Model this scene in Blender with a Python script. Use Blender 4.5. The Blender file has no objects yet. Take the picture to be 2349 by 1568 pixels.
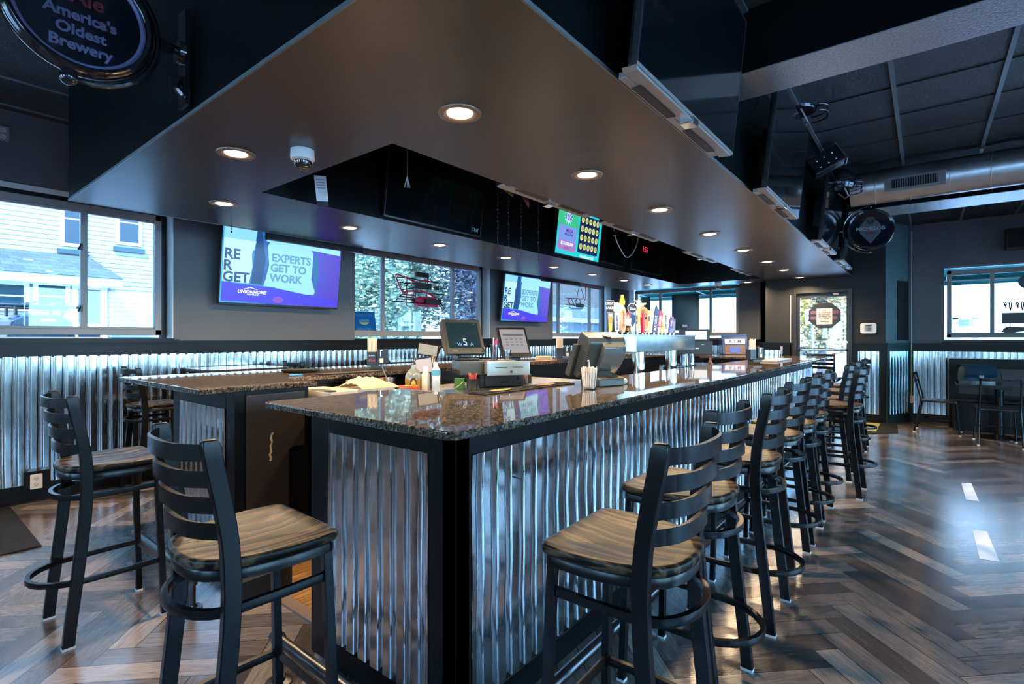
# Bar room with a horseshoe bar: every object is built here, nothing is loaded
SKY, SUN, LAMP, EXPO, SCR = 13.0, 10.0, 16.0, 0.4, 0.8
import bpy, bmesh, math, random
from mathutils import Vector, Matrix
random.seed(7)
scene = bpy.context.scene
COL = scene.collection
PI = math.pi
# ---------------------------------------------------------------- camera model (2349 x 1568)
F, TH, Y0, H = 1179.4, math.radians(38.784), 775.1, 1.352
CT, ST = math.cos(TH), math.sin(TH)
def P(px, py, X=None, Y=None, Z=None):
    """a point of the real place: the ray of a picture point met with a plane of the room"""
    a = (px-1174.5)/F; b = -(py-Y0)/F
    dx = CT+ST*a; dy = ST-CT*a
    if X is not None: t = X/dx
    elif Y is not None: t = Y/dy
    else: t = (Z-H)/b
    return Vector((t*dx, t*dy, H+t*b))
# ---------------------------------------------------------------- mesh builder
class MB:
    def __init__(s): s.bm = bmesh.new()
    def face(s, pts):
        vs = [s.bm.verts.new(p) for p in pts]
        try: return s.bm.faces.new(vs)
        except ValueError: return None
    def box(s, x0, x1, y0, y1, z0, z1, M=None):
        c = [Vector((x, y, z)) for z in (z0, z1) for y in (y0, y1) for x in (x0, x1)]
        if M is not None: c = [M @ p for p in c]
        v = [s.bm.verts.new(p) for p in c]
        for f in ((0,2,3,1),(4,5,7,6),(0,1,5,4),(2,6,7,3),(0,4,6,2),(1,3,7,5)):
            s.bm.faces.new([v[i] for i in f])
        return s
    def prism(s, poly, z0, z1, M=None, bot=True):
        n = len(poly)
        a = [Vector((p[0], p[1], z0)) for p in poly]; b = [Vector((p[0], p[1], z1)) for p in poly]
        if M is not None: a = [M @ p for p in a]; b = [M @ p for p in b]
        va = [s.bm.verts.new(p) for p in a]; vb = [s.bm.verts.new(p) for p in b]
        s.bm.faces.new(vb)
        if bot: s.bm.faces.new(va[::-1])
        for i in range(n):
            j = (i+1) % n
            s.bm.faces.new((va[i], va[j], vb[j], vb[i]))
        return s
    def rings(s, rs, closed=True, cap=True, loop=False):
        V = [[s.bm.verts.new(p) for p in r] for r in rs]
        m = len(V[0]); K = len(V)
        for k in range(K if loop else K-1):
            A, B = V[k], V[(k+1) % K]
            for i in range(m if closed else m-1):
                j = (i+1) % m
                s.bm.faces.new((A[i], A[j], B[j], B[i]))
        if cap and closed and not loop:
            s.bm.faces.new(V[0][::-1]); s.bm.faces.new(V[-1])
        return s
    def cyl(s, p0, p1, r0, r1=None, n=16, cap=True):
        p0, p1 = Vector(p0), Vector(p1); r1 = r0 if r1 is None else r1
        q = (p1-p0).to_track_quat('Z', 'Y')
        rs = []
        for p, r in ((p0, r0), (p1, r1)):
            rs.append([p + q @ Vector((r*math.cos(2*PI*i/n), r*math.sin(2*PI*i/n), 0)) for i in range(n)])
        return s.rings(rs, cap=cap)
    def tube(s, pts, r, n=8, closed=False, sec=None):
        """sweep a round (or given) section along a path"""
        pts = [Vector(p) for p in pts]; K = len(pts); rs = []
        up = None
        for k in range(K):
            if closed: t = pts[(k+1) % K]-pts[k-1]
            else: t = pts[min(k+1, K-1)]-pts[max(k-1, 0)]
            t.normalize()
            if up is None:
                up = Vector((0,0,1)) if abs(t.z) < .9 else Vector((0,1,0))
            x = t.cross(up)
            if x.length < 1e-6: x = t.orthogonal()
            x.normalize(); y = x.cross(t).normalized(); up = y
            if sec: rs.append([pts[k]+x*a+y*b for a, b in sec])
            else:
                rr = r[k] if isinstance(r, (list, tuple)) else r
                rs.append([pts[k]+x*rr*math.cos(2*PI*i/n)+y*rr*math.sin(2*PI*i/n) for i in range(n)])
        return s.rings(rs, loop=closed)
    def lathe(s, prof, c=(0,0,0), n=24, M=None, caps=True):
        c = Vector(c); rs = []
        for r, z in prof:
            r = max(r, 1e-4)
            ring = [Vector((r*math.cos(2*PI*i/n), r*math.sin(2*PI*i/n), z)) for i in range(n)]
            if M is not None: ring = [M @ p for p in ring]
            rs.append([p+c for p in ring])
        return s.rings(rs, cap=caps)
    def sheet(s, rows, thick=None):
        V = [[s.bm.verts.new(p) for p in r] for r in rows]
        for k in range(len(V)-1):
            for i in range(len(V[0])-1):
                s.bm.faces.new((V[k][i], V[k][i+1], V[k+1][i+1], V[k+1][i]))
        return s
    def sphere(s, c, r, n=16, m=10, sc=(1,1,1), M=None):
        prof = [(math.sin(PI*i/m), -math.cos(PI*i/m)) for i in range(m+1)]
        rs = []
        for a, z in prof:
            ring = [Vector((max(a,1e-3)*r*sc[0]*math.cos(2*PI*i/n), max(a,1e-3)*r*sc[1]*math.sin(2*PI*i/n), z*r*sc[2])) for i in range(n)]
            if M is not None: ring = [M @ p for p in ring]
            rs.append([p+Vector(c) for p in ring])
        return s.rings(rs)
    def mesh(s, name, mat, smooth=False, shift=None):
        bmesh.ops.recalc_face_normals(s.bm, faces=s.bm.faces[:])
        if shift is not None: bmesh.ops.translate(s.bm, vec=shift, verts=s.bm.verts[:])
        me = bpy.data.meshes.new(name); s.bm.to_mesh(me); s.bm.free()
        for m in (mat if isinstance(mat, (list, tuple)) else [mat]): me.materials.append(m)
        if smooth:
            me.polygons.foreach_set('use_smooth', [True]*len(me.polygons))
            if smooth != 'all':
                try: me.set_sharp_from_angle(angle=math.radians(40))
                except Exception: pass
        me.update(); return me
def tag(o, label=None, cat=None, group=None, kind=None):
    if label: o['label'] = label
    if cat: o['category'] = cat
    if group: o['group'] = group
    if kind: o['kind'] = kind
    return o
def bev(o, w, seg=2):
    if w:
        m = o.modifiers.new('bevel', 'BEVEL'); m.width = w; m.segments = seg; m.limit_method = 'ANGLE'; m.angle_limit = math.radians(35)
        m.harden_normals = False
    return o
def thing(name, label, cat, loc=(0,0,0), rz=0, group=None, M=None, kind=None):
    o = bpy.data.objects.new(name, None); COL.objects.link(o); o.empty_display_size = .05
    o.matrix_world = M if M is not None else Matrix.Translation(loc) @ Matrix.Rotation(rz, 4, 'Z')
    return tag(o, label, cat, group, kind)
def world_shift(par):
    s = Vector((0,0,0)); p = par
    while p is not None:
        s -= p.matrix_basis.to_translation(); p = p.parent
    return s
def part(par, name, mb, mat, label=None, smooth=False, bevel=0, world=False, kind=None, seg=2):
    """one mesh under a thing or a part; world=True: shapes were given in room coordinates"""
    me = mb.mesh(name, mat, smooth, world_shift(par) if world else None)
    o = bpy.data.objects.new(name, me); COL.objects.link(o); o.parent = par
    bev(o, bevel, seg)
    return tag(o, label, kind=kind)
def solo(name, mb, mat, label=None, cat=None, group=None, smooth=False, bevel=0, kind=None, seg=2):
    me = mb.mesh(name, mat, smooth)
    lo = Vector([min(v.co[i] for v in me.vertices) for i in range(3)]); hi = Vector([max(v.co[i] for v in me.vertices) for i in range(3)])
    c = Vector(((lo.x+hi.x)/2, (lo.y+hi.y)/2, lo.z))
    me.transform(Matrix.Translation(-c))
    o = bpy.data.objects.new(name, me); COL.objects.link(o); o.location = c
    bev(o, bevel, seg)
    return tag(o, label, cat, group, kind)
def dup(root, M, label=None, group=None):
    def cp(o, par):
        c = o.copy(); COL.objects.link(c); c.parent = par
        for ch in o.children: cp(ch, c)
        return c
    c = cp(root, None); c.matrix_world = M
    if label: c['label'] = label
    if group: c['group'] = group
    return c
def TR(x, y, z=0, rz=0): return Matrix.Translation((x, y, z)) @ Matrix.Rotation(rz, 4, 'Z')
def frame(o, xd, yd):
    """matrix whose local x runs along xd, local y along yd, local z is the normal"""
    x = Vector(xd).normalized(); y = Vector(yd); y = (y-x*y.dot(x)).normalized(); z = x.cross(y)
    return Matrix(((x.x,y.x,z.x,o[0]),(x.y,y.y,z.y,o[1]),(x.z,y.z,z.z,o[2]),(0,0,0,1)))
_fonts = {}
def text(par, body, size, mat, x=0, y=0, z=.002, align='CENTER', M=None, name='lettering', ext=.0006, shear=0, bold=0, mirror=False, sx=1):
    cu = bpy.data.curves.new('t', 'FONT'); cu.body = body; cu.size = size; cu.align_x = align; cu.align_y = 'CENTER'
    cu.extrude = ext; cu.shear = shear; cu.offset = bold; cu.resolution_u = 3
    ob = bpy.data.objects.new('t', cu); COL.objects.link(ob)
    dg = bpy.context.evaluated_depsgraph_get(); dg.update()
    me = bpy.data.meshes.new_from_object(ob.evaluated_get(dg))
    bpy.data.objects.remove(ob); bpy.data.curves.remove(cu)
    T = Matrix.Translation((x, y, z)) @ Matrix.Diagonal((-sx if mirror else sx, 1, 1, 1))
    if M is not None: T = M @ T
    me.transform(T); me.name = name
    me.materials.clear(); me.materials.append(mat)
    o = bpy.data.objects.new(name, me); COL.objects.link(o); o.parent = par
    return o
def flat(par, name, pts, mat, z=.001, M=None, label=None, th=.0008):
    """thin printed shape on a face: polygon in local x,y"""
    mb = MB(); mb.prism(pts, z-th, z, M)
    return part(par, name, mb, mat, label)
def rect(x0, x1, y0, y1): return [(x0,y0),(x1,y0),(x1,y1),(x0,y1)]
def ell(cx, cy, rx, ry, n=28, a0=0, a1=2*PI): return [(cx+rx*math.cos(a0+(a1-a0)*i/n), cy+ry*math.sin(a0+(a1-a0)*i/n)) for i in range(n)]
def rrect(x0, x1, y0, y1, r, n=4):
    out = []
    for cx, cy, a in ((x1-r,y0+r,-PI/2),(x1-r,y1-r,0),(x0+r,y1-r,PI/2),(x0+r,y0+r,PI)):
        for i in range(n+1): out.append((cx+r*math.cos(a+PI/2*i/n), cy+r*math.sin(a+PI/2*i/n)))
    return out
# ---------------------------------------------------------------- materials
class NT:
    def __init__(s, name):
        s.m = bpy.data.materials.new(name); s.m.use_nodes = True; s.t = s.m.node_tree
        s.b = s.t.nodes['Principled BSDF']; s.out = s.t.nodes['Material Output']
    def n(s, typ, **kw):
        d = s.t.nodes.new(typ)
        for k, v in kw.items(): setattr(d, k, v)
        return d
    def set(s, sock, v):
        if isinstance(v, bpy.types.NodeSocket): s.t.links.new(v, sock)
        elif v is not None: sock.default_value = v
    def mt(s, op, a, b=None, c=None):
        d = s.n('ShaderNodeMath', operation=op)
        for i, v in enumerate((a, b, c)):
            if v is not None: s.set(d.inputs[i], v)
        return d.outputs[0]
    def mix(s, f, a, b):
        d = s.n('ShaderNodeMix', data_type='RGBA')
        s.set(d.inputs[0], f); s.set(d.inputs[6], col(a)); s.set(d.inputs[7], col(b)); return d.outputs[2]
    def mul(s, a, b, f=1):
        d = s.n('ShaderNodeMix', data_type='RGBA', blend_type='MULTIPLY')
        s.set(d.inputs[0], f); s.set(d.inputs[6], col(a)); s.set(d.inputs[7], col(b)); return d.outputs[2]
    def co(s, which='Object'): return s.n('ShaderNodeTexCoord').outputs[which]
    def pos(s): return s.n('ShaderNodeNewGeometry').outputs['Position']
    def scl(s, v, sc, rot=(0,0,0)):
        d = s.n('ShaderNodeMapping'); s.set(d.inputs[0], v); d.inputs[3].default_value = sc; d.inputs[2].default_value = rot; return d.outputs[0]
    def noise(s, v, scale=5, det=3, rough=.5, dist=0):
        d = s.n('ShaderNodeTexNoise'); s.set(d.inputs['Vector'], v); d.inputs['Scale'].default_value = scale
        d.inputs['Detail'].default_value = det; d.inputs['Roughness'].default_value = rough; d.inputs['Distortion'].default_value = dist
        return d.outputs[0]
    def ramp(s, f, stops, const=False):
        d = s.n('ShaderNodeValToRGB'); s.set(d.inputs[0], f); e = d.color_ramp.elements
        if const: d.color_ramp.interpolation = 'CONSTANT'
        while len(e) < len(stops): e.new(.5)
        for i, (p, c) in enumerate(stops): e[i].position = p; e[i].color = col(c)
        return d.outputs[0]
    def bump(s, h, st=.3, dist=.01):
        d = s.n('ShaderNodeBump'); d.inputs['Strength'].default_value = st; d.inputs['Distance'].default_value = dist
        s.set(d.inputs['Height'], h); s.t.links.new(d.outputs[0], s.b.inputs['Normal']); return d
    def fin(s, color=None, rough=None, metal=None, spec=None, **kw):
        if color is not None: s.set(s.b.inputs['Base Color'], col(color))
        if rough is not None: s.set(s.b.inputs['Roughness'], rough)
        if metal is not None: s.set(s.b.inputs['Metallic'], metal)
        if spec is not None: s.set(s.b.inputs['Specular IOR Level'], spec)
        for k, v in kw.items(): s.set(s.b.inputs[k.replace('_', ' ')], v)
        return s.m
def col(c):
    if isinstance(c, (tuple, list)) and len(c) == 3: return (*c, 1)
    return c
_mats = {}
def pm(name, color, rough=.5, metal=0, var=.12, scale=14, bump=0, spec=.5, bscale=None, **kw):
    """painted / plain surface with slight procedural wear"""
    if name in _mats: return _mats[name]
    t = NT(name); v = t.co()
    n = t.noise(v, scale, 4)
    k = 1-var
    c = t.mix(n, tuple(x*k for x in color[:3]), tuple(min(1, x*(1+var)) for x in color[:3]))
    if bump: t.bump(t.noise(v, bscale or scale*4, 3), bump, .004)
    _mats[name] = t.fin(c, rough, metal, spec, **kw); return _mats[name]
def em(name, color, strength=1, rough=.3, base=(.01,.01,.01)):
    """a lit screen, lamp or tube"""
    if name in _mats: return _mats[name]
    t = NT(name); t.fin(base, rough); t.set(t.b.inputs['Emission Color'], col(color)); t.b.inputs['Emission Strength'].default_value = strength*SCR
    t.m.cycles.emission_sampling = 'NONE'
    _mats[name] = t.m; return t.m
def glass(name, tint=(.95,.98,1), refl=.08, rough=.02):
    if name in _mats: return _mats[name]
    t = NT(name)
    tr = t.n('ShaderNodeBsdfTransparent'); tr.inputs[0].default_value = col(tint)
    gl = t.n('ShaderNodeBsdfGlossy'); gl.inputs['Roughness'].default_value = rough
    lw = t.n('ShaderNodeLayerWeight'); lw.inputs[0].default_value = .35
    f = t.mt('MULTIPLY_ADD', lw.outputs['Fresnel'], .8, refl*.3)
    mx = t.n('ShaderNodeMixShader'); t.set(mx.inputs[0], f)
    t.t.links.new(tr.outputs[0], mx.inputs[1]); t.t.links.new(gl.outputs[0], mx.inputs[2])
    t.t.links.new(mx.outputs[0], t.out.inputs[0]); _mats[name] = t.m; return t.m

def translucent(name, c, d=None):
    t = NT(name); a = t.n('ShaderNodeBsdfTranslucent'); a.inputs[0].default_value = col(c); b = t.n('ShaderNodeBsdfDiffuse'); b.inputs[0].default_value = col(d or c)
    m = t.n('ShaderNodeMixShader'); m.inputs[0].default_value = .45; t.t.links.new(a.outputs[0], m.inputs[1]); t.t.links.new(b.outputs[0], m.inputs[2]); t.t.links.new(m.outputs[0], t.out.inputs[0]); return t.m
def mat_floor():
    t = NT('herringbone planks'); W = .113; n = 6
    sp = t.n('ShaderNodeSeparateXYZ'); t.set(sp.inputs[0], t.pos()); X, Y = sp.outputs[0], sp.outputs[1]
    Y = t.mt('ADD', Y, .105)
    k1 = 1/(math.sqrt(2)*W)
    u = t.mt('MULTIPLY', t.mt('ADD', X, Y), k1); v = t.mt('MULTIPLY', t.mt('SUBTRACT', X, Y), k1)
    i, j = t.mt('FLOOR', u), t.mt('FLOOR', v); fu, fv = t.mt('SUBTRACT', u, i), t.mt('SUBTRACT', v, j)
    k = t.mt('FLOORED_MODULO', t.mt('SUBTRACT', i, j), 2*n)
    Hh = t.mt('LESS_THAN', k, n-.5)
    def sel(a, b):   # Hh ? a : b
        return t.mt('ADD', t.mt('MULTIPLY', Hh, a), t.mt('MULTIPLY', t.mt('SUBTRACT', 1, Hh), b))
    idx = sel(t.mt('SUBTRACT', i, k), i); idy = sel(j, t.mt('ADD', j, t.mt('SUBTRACT', k, n)))
    ac = sel(fv, fu); al = sel(t.mt('ADD', k, fu), t.mt('SUBTRACT', t.mt('ADD', k, 1-n), fv))
    e = t.mt('MINIMUM', t.mt('MINIMUM', ac, t.mt('SUBTRACT', 1, ac)), t.mt('MINIMUM', al, t.mt('SUBTRACT', n, al)))
    seam = t.mt('LESS_THAN', e, .016)
    cv = t.n('ShaderNodeCombineXYZ'); t.set(cv.inputs[0], idx); t.set(cv.inputs[1], idy); t.set(cv.inputs[2], Hh)
    wn = t.n('ShaderNodeTexWhiteNoise', noise_dimensions='3D'); t.set(wn.inputs[0], cv.outputs[0]); r = wn.outputs[0]
    gv = t.n('ShaderNodeCombineXYZ'); t.set(gv.inputs[0], t.mt('MULTIPLY', al, .35)); t.set(gv.inputs[1], t.mt('MULTIPLY', ac, 5)); t.set(gv.inputs[2], t.mt('MULTIPLY', r, 37))
    g1 = t.noise(gv.outputs[0], 2.2, 5, .65, 1.2); 
    gv2 = t.n('ShaderNodeCombineXYZ'); t.set(gv2.inputs[0], t.mt('MULTIPLY', al, 1.2)); t.set(gv2.inputs[1], t.mt('MULTIPLY', ac, 40)); t.set(gv2.inputs[2], t.mt('MULTIPLY', r, 11))
    g2 = t.noise(gv2.outputs[0], 1.5, 3, .6)
    base = t.ramp(r, [(0,(.06,.048,.042)),(.3,(.115,.092,.078)),(.55,(.20,.16,.135)),(.8,(.15,.13,.118)),(1,(.36,.285,.23))])
    c = t.mul(base, t.ramp(g1, [(.3,(.55,.53,.52)),(.7,(1.3,1.3,1.3))]))
    c = t.mul(c, t.ramp(g2, [(.3,(.72,.72,.72)),(.65,(1.12,1.12,1.12))]))
    c = t.mix(seam, c, (.012,.011,.01))
    h = t.mt('SUBTRACT', t.mt('MULTIPLY', g2, .35), t.mt('MULTIPLY', seam, 1))
    t.bump(h, .35, .0012)
    return t.fin(c, t.mt('MULTIPLY_ADD', g1, .14, .14), 0, 1.0, Coat_Weight=.4, Coat_Roughness=.2)
def mat_planks(name, c0, c1, w=.12, ax=0, rough=.45):
    t = NT(name); sp = t.n('ShaderNodeSeparateXYZ'); t.set(sp.inputs[0], t.pos())
    a = t.mt('DIVIDE', sp.outputs[1-ax], w); i = t.mt('FLOOR', a); fr = t.mt('SUBTRACT', a, i)
    cv = t.n('ShaderNodeCombineXYZ'); t.set(cv.inputs[0], t.mt('MULTIPLY', sp.outputs[ax], 1.5)); t.set(cv.inputs[1], t.mt('MULTIPLY', sp.outputs[1-ax], 30)); t.set(cv.inputs[2], i)
    g = t.noise(cv.outputs[0], 1.6, 5, .65, 1.0)
    c = t.mix(t.ramp(g, [(.35,(0,0,0)),(.65,(1,1,1))]), c0, c1)
    c = t.mix(t.mt('LESS_THAN', fr, .03), c, (.01,.008,.006))
    t.bump(g, .3, .002)
    return t.fin(c, rough)
def mat_seat():
    t = NT('dark stained oak'); v = t.co(); w = t.scl(v, (26, 2.2, 8))
    d = t.noise(v, 2.4, 2); 
    wv = t.n('ShaderNodeTexWave', wave_type='BANDS', bands_direction='X'); t.set(wv.inputs[0], t.scl(v, (1, .12, 1)))
    wv.inputs['Scale'].default_value = 6; wv.inputs['Distortion'].default_value = 16; wv.inputs['Detail'].default_value = 5; wv.inputs['Detail Scale'].default_value = 1.0; wv.inputs['Detail Roughness'].default_value = .7
    n = t.noise(w, 3, 5, .7)
    g = t.mt('MULTIPLY', wv.outputs['Fac'], t.mt('ADD', n, .25))
    c = t.ramp(g, [(.20,(.004,.003,.002)),(.42,(.012,.008,.005)),(.78,(.11,.068,.038))])
    t.bump(g, .6, .0015)
    return t.fin(c, .40, 0, .2)
def mat_granite():
    t = NT('speckled dark granite'); v = t.pos()
    a = t.noise(v, 90, 4, .7); b = t.noise(t.scl(v, (1,2.2,1), (0,0,.4)), 22, 5, .7, .6)
    vo = t.n('ShaderNodeTexVoronoi'); t.set(vo.inputs[0], v); vo.inputs['Scale'].default_value = 160
    c = t.ramp(a, [(.38,(.014,.012,.012)),(.50,(.060,.048,.040)),(.64,(.22,.17,.125))])
    c = t.mul(c, t.ramp(b, [(.35,(.45,.45,.5)),(.62,(1.5,1.4,1.3))]))
    c = t.mix(t.mt('LESS_THAN', vo.outputs[0], .16), c, (.13,.12,.11))
    return t.fin(c, .035, 0, .65)
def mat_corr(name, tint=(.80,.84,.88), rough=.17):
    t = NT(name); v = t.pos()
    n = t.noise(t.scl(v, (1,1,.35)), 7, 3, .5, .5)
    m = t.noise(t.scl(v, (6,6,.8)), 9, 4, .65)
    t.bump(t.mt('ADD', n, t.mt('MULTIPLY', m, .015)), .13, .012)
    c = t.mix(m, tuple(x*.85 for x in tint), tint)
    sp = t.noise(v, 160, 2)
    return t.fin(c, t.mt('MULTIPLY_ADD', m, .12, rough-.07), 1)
def mat_soffit():
    t = NT('semi gloss black ceiling paint'); v = t.pos()
    n = t.noise(t.scl(v, (1,2.4,1), (0,0,.5)), 2.2, 1.5, .45, 0); f = t.noise(v, 140, 3)
    t.bump(f, .06, .002)
    return t.fin(t.mix(n, (.012,.010,.011), (.022,.018,.019)), t.mt('MULTIPLY_ADD', n, .04, .32), 0, .85)
def mat_tile():
    t = NT('textured black ceiling tile'); v = t.pos()
    n = t.noise(t.scl(v, (1,1.8,1)), 55, 4, .7); 
    t.bump(n, .9, .02)
    return t.fin(t.ramp(n, [(.4,(.003,.004,.0045)),(.56,(.012,.015,.017)),(.66,(.14,.17,.18))]), .36, 0, .6)
def mat_screen_off():
    t = NT('dark glossy screen'); n = t.noise(t.co(), 3, 2)
    return t.fin(t.mix(n, (.004,.005,.006), (.008,.010,.012)), .07, 0, .7)
def mat_siding():
    t = NT('white lap siding'); sp = t.n('ShaderNodeSeparateXYZ'); t.set(sp.inputs[0], t.pos())
    f = t.mt('FRACT', t.mt('DIVIDE', sp.outputs[2], .085))
    c = t.mix(t.mt('LESS_THAN', f, .12), (.30,.27,.25), (.02,.07,.08)); t.bump(f, .5, .02)  # teal shade under each lap is painted into the colour
    return t.fin(c, .6)
def mat_brick(name, c1, c2, m, sc=5, rot=None):
    t = NT(name); b = t.n('ShaderNodeTexBrick'); v = t.pos()
    mp = t.n('ShaderNodeMapping'); t.set(mp.inputs[0], v); mp.inputs[2].default_value = rot or (PI/2,0,0); 
    t.set(b.inputs[0], mp.outputs[0]); b.inputs['Scale'].default_value = sc
    b.inputs['Color1'].default_value = col(c1); b.inputs['Color2'].default_value = col(c2); b.inputs['Mortar'].default_value = col(m)
    b.inputs['Mortar Size'].default_value = .012
    return t.fin(b.outputs[0], .8)
def mat_leaf(name, a, b):
    t = NT(name); r = t.n('ShaderNodeObjectInfo'); n = t.noise(t.pos(), 1.6, 3, .6); n2 = t.noise(t.pos(), 22, 1)
    c = t.mix(t.mt('MULTIPLY_ADD', n2, .6, t.mt('MULTIPLY', n, .5)), a, b)
    return t.fin(c, .55, 0, .4)
M = {}
def setup_mats():
    M['floor'] = mat_floor(); M['oak'] = mat_planks('worn orange oak boards', (.10,.045,.015), (.42,.22,.08), .09, 0)
    M['seat'] = mat_seat(); M['granite'] = mat_granite(); M['corr'] = mat_corr('galvanised corrugated steel')
    M['soffit'] = mat_soffit(); M['tile'] = mat_tile(); M['off'] = mat_screen_off()
    M['frame'] = pm('satin black powder coat', (.005,.005,.006), .27, 0, .2, 30, spec=.3)
    M['trim'] = pm('black painted timber', (.0045,.005,.006), .34, 0, .3, 12, .12, bscale=60, spec=.22)
    M['soffside'] = pm('black painted plasterboard', (.003,.004,.005), .34, 0, .2, 6, .08, spec=.2)
    M['wall'] = pm('slate grey wall paint', (.115,.122,.135), .55, 0, .06, 3, .05, bscale=120)
    M['walldark'] = pm('charcoal wall paint', (.016,.018,.021), .5, 0, .15, 5, .05, spec=.3)
    M['vinyl'] = pm('taupe window vinyl', (.30,.28,.28), .4, 0, .05)
    M['grid'] = pm('grey ceiling grid metal', (.16,.20,.22), .4, .2, .05)
    M['white'] = pm('white plastic', (.78,.76,.74), .4, 0, .04); M['beige'] = pm('beige plastic', (.62,.52,.38), .45, 0, .06)
    M['black'] = pm('black plastic', (.012,.012,.014), .32, 0, .15); M['rubber'] = pm('black rubber', (.010,.010,.011), .6, 0, .2, 40, .3, spec=.2)
    M['steel'] = pm('brushed stainless steel', (.62,.62,.62), .26, 1, .1, 40); M['chrome'] = pm('polished steel tube', (.7,.68,.66), .1, 1, .05)
    M['galv'] = pm('dull galvanised duct', (.75,.75,.76), .34, 1, .2, 9, .1, bscale=20)
    M['iron'] = pm('blackened pipe', (.10,.10,.11), .3, .9, .3); M['silver'] = pm('silver grey plastic', (.36,.34,.33), .35, .3, .08)
    M['posgrey'] = pm('warm grey terminal plastic', (.055,.05,.04), .33, .1, .1); M['cream'] = pm('cream paper', (.82,.68,.52), .6, 0, .08)
    M['glass'] = glass('window glass'); M['clear'] = glass('clear drinking glass', (.9,.93,.95), .3, .03)
    M['print'] = pm('printed white', (.85,.85,.83), .6, 0, .03); M['ink'] = pm('black print', (.01,.01,.012), .6, 0, .1)
    M['siding'] = mat_siding(); M['shingle'] = mat_brick('weathered shingles', (.035,.045,.047), (.07,.075,.075), (.008,.015,.022), 3.2)
    M['bluewin'] = pm('dark blue window', (.002,.014,.03), .35, 0, .3, 4); M['extwhite'] = pm('plain white paint', (.7,.72,.72), .6, 0, .05)
    M['teal'] = pm('teal awning canvas', (.01,.22,.20), .7, 0, .15, 3); M['ground'] = pm('pale concrete outside', (.5,.5,.5), .9, 0, .15, 2)
setup_mats()
# ================================================================= ROOM SHELL
ZC = 3.2; SZ = 2.365; ZB = 1.054; ZL = 1.085
LY = 5.8; LYo = 6.08; XF = 11.25; XR = 10.68; XV = 10.1; XB = -2.2; YR = -3.6
def wall_boxes(mb, a0, a1, z0, z1, ops, b0, b1, axis):
    """wall slab along an axis with rectangular openings (a0,a1,z0,z1)"""
    def bx(p, q, r, s):
        if q-p < 1e-4 or s-r < 1e-4: return
        if axis == 'X': mb.box(p, q, b0, b1, r, s)
        else: mb.box(b0, b1, p, q, r, s)
    cur = a0
    for (p, q, r, s) in sorted(ops):
        bx(cur, p, z0, z1); bx(p, q, z0, r); bx(p, q, s, z1); cur = q
    bx(cur, a1, z0, z1)
def struct(name, mb, mat, bevel=0, smooth=False):
    return solo(name, mb, mat, kind='structure', bevel=bevel, smooth=smooth)
mb = MB(); mb.face([(XB,YR,0),(XF,YR,0),(XF,LY,0),(XB,LY,0)]); mb.box(XB-.1,XF+.1,YR-.1,LY+.1,-.12,-.02); struct('floor', mb, M['floor'])
mb = MB(); mb.box(XB-.2,XF+.2,YR-.2,LYo,ZC,ZC+.1); struct('ceiling', mb, M['tile'])
# ceiling grid: T bars along X every 0.61 m, cross tees every 1.22 m
mb = MB()
y = .18-.61*6
while y < LY:
    if not (1 < y < 4.9) : mb.box(XB, XF, y-.014, y+.014, ZC-.012, ZC+.002)
    y += .61
struct('ceiling_grid', mb, M['grid'])
mb = MB(); x = -2
while x < XF:
    for y0, y1 in ((YR,.93),(4.92,LY)): mb.box(x-.006, x+.006, y0, y1, ZC-.008, ZC+.002)
    x += .61
struct('ceiling_tees', mb, pm('dark ceiling tee', (.03,.036,.04), .5))
W_L = [(-1.4,1.868,1.33,2.62),(3.945,6.62,1.33,2.60),(8.52,10.98,1.33,2.60)]
mb = MB(); wall_boxes(mb, XB, XF+.28, 0, ZC, W_L, LY, LYo, 'X'); struct('wall_left', mb, M['wall'])
W_F = [(3.0,5.48,1.36,2.52)]
mb = MB(); wall_boxes(mb, 2.33, LY, 0, ZC, W_F, XF, XF+.28, 'Y'); struct('wall_far', mb, M['wall'])
DY0, DY1, DZ = .935, 1.80, 2.17
mb = MB(); wall_boxes(mb, .49, 2.33, 0, ZC, [(DY0,DY1,-.01,DZ)], XV, XV+.16, 'Y'); mb.box(XV, XF, 2.25, 2.33, 0, ZC)
struct('wall_door', mb, M['walldark'])
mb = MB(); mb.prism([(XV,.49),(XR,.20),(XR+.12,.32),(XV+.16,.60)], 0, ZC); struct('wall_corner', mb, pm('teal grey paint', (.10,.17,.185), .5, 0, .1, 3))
W_R = [(-1.75,-.235,1.33,2.47),(-3.35,-2.15,1.33,2.47)]
mb = MB(); wall_boxes(mb, YR, .26, 0, ZC, W_R, XR, XR+.26, 'Y'); struct('wall_recess', mb, M['wall'])
W_RR = [(-1.4,1.4,.8,2.5),(2.1,5.1,.2,2.6),(5.5,8.8,.2,2.6)]  # out of view, enlarged to storefront size to brighten the aisle floor
mb = MB(); wall_boxes(mb, XB-.2, XR, 0, ZC, W_RR, YR-.25, YR, 'X'); struct('wall_right', mb, M['wall'])
W_BK = [(-2.6,-1.2,1.0,2.55),(.5,1.6,1.0,2.55),(2.3,3.4,1.0,2.55),(4.1,5.2,1.0,2.55)]  # added out of view, narrow strips for bright lines in the steel
mb = MB(); wall_boxes(mb, YR, LYo, 0, ZC, W_BK, XB-.2, XB, 'Y'); struct('wall_back', mb, pm('warm beige unseen wall for reflections',(.34,.28,.26),.6,0,.08,2))  # unseen wall, kept pale for reflections in the corrugated steel
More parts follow.
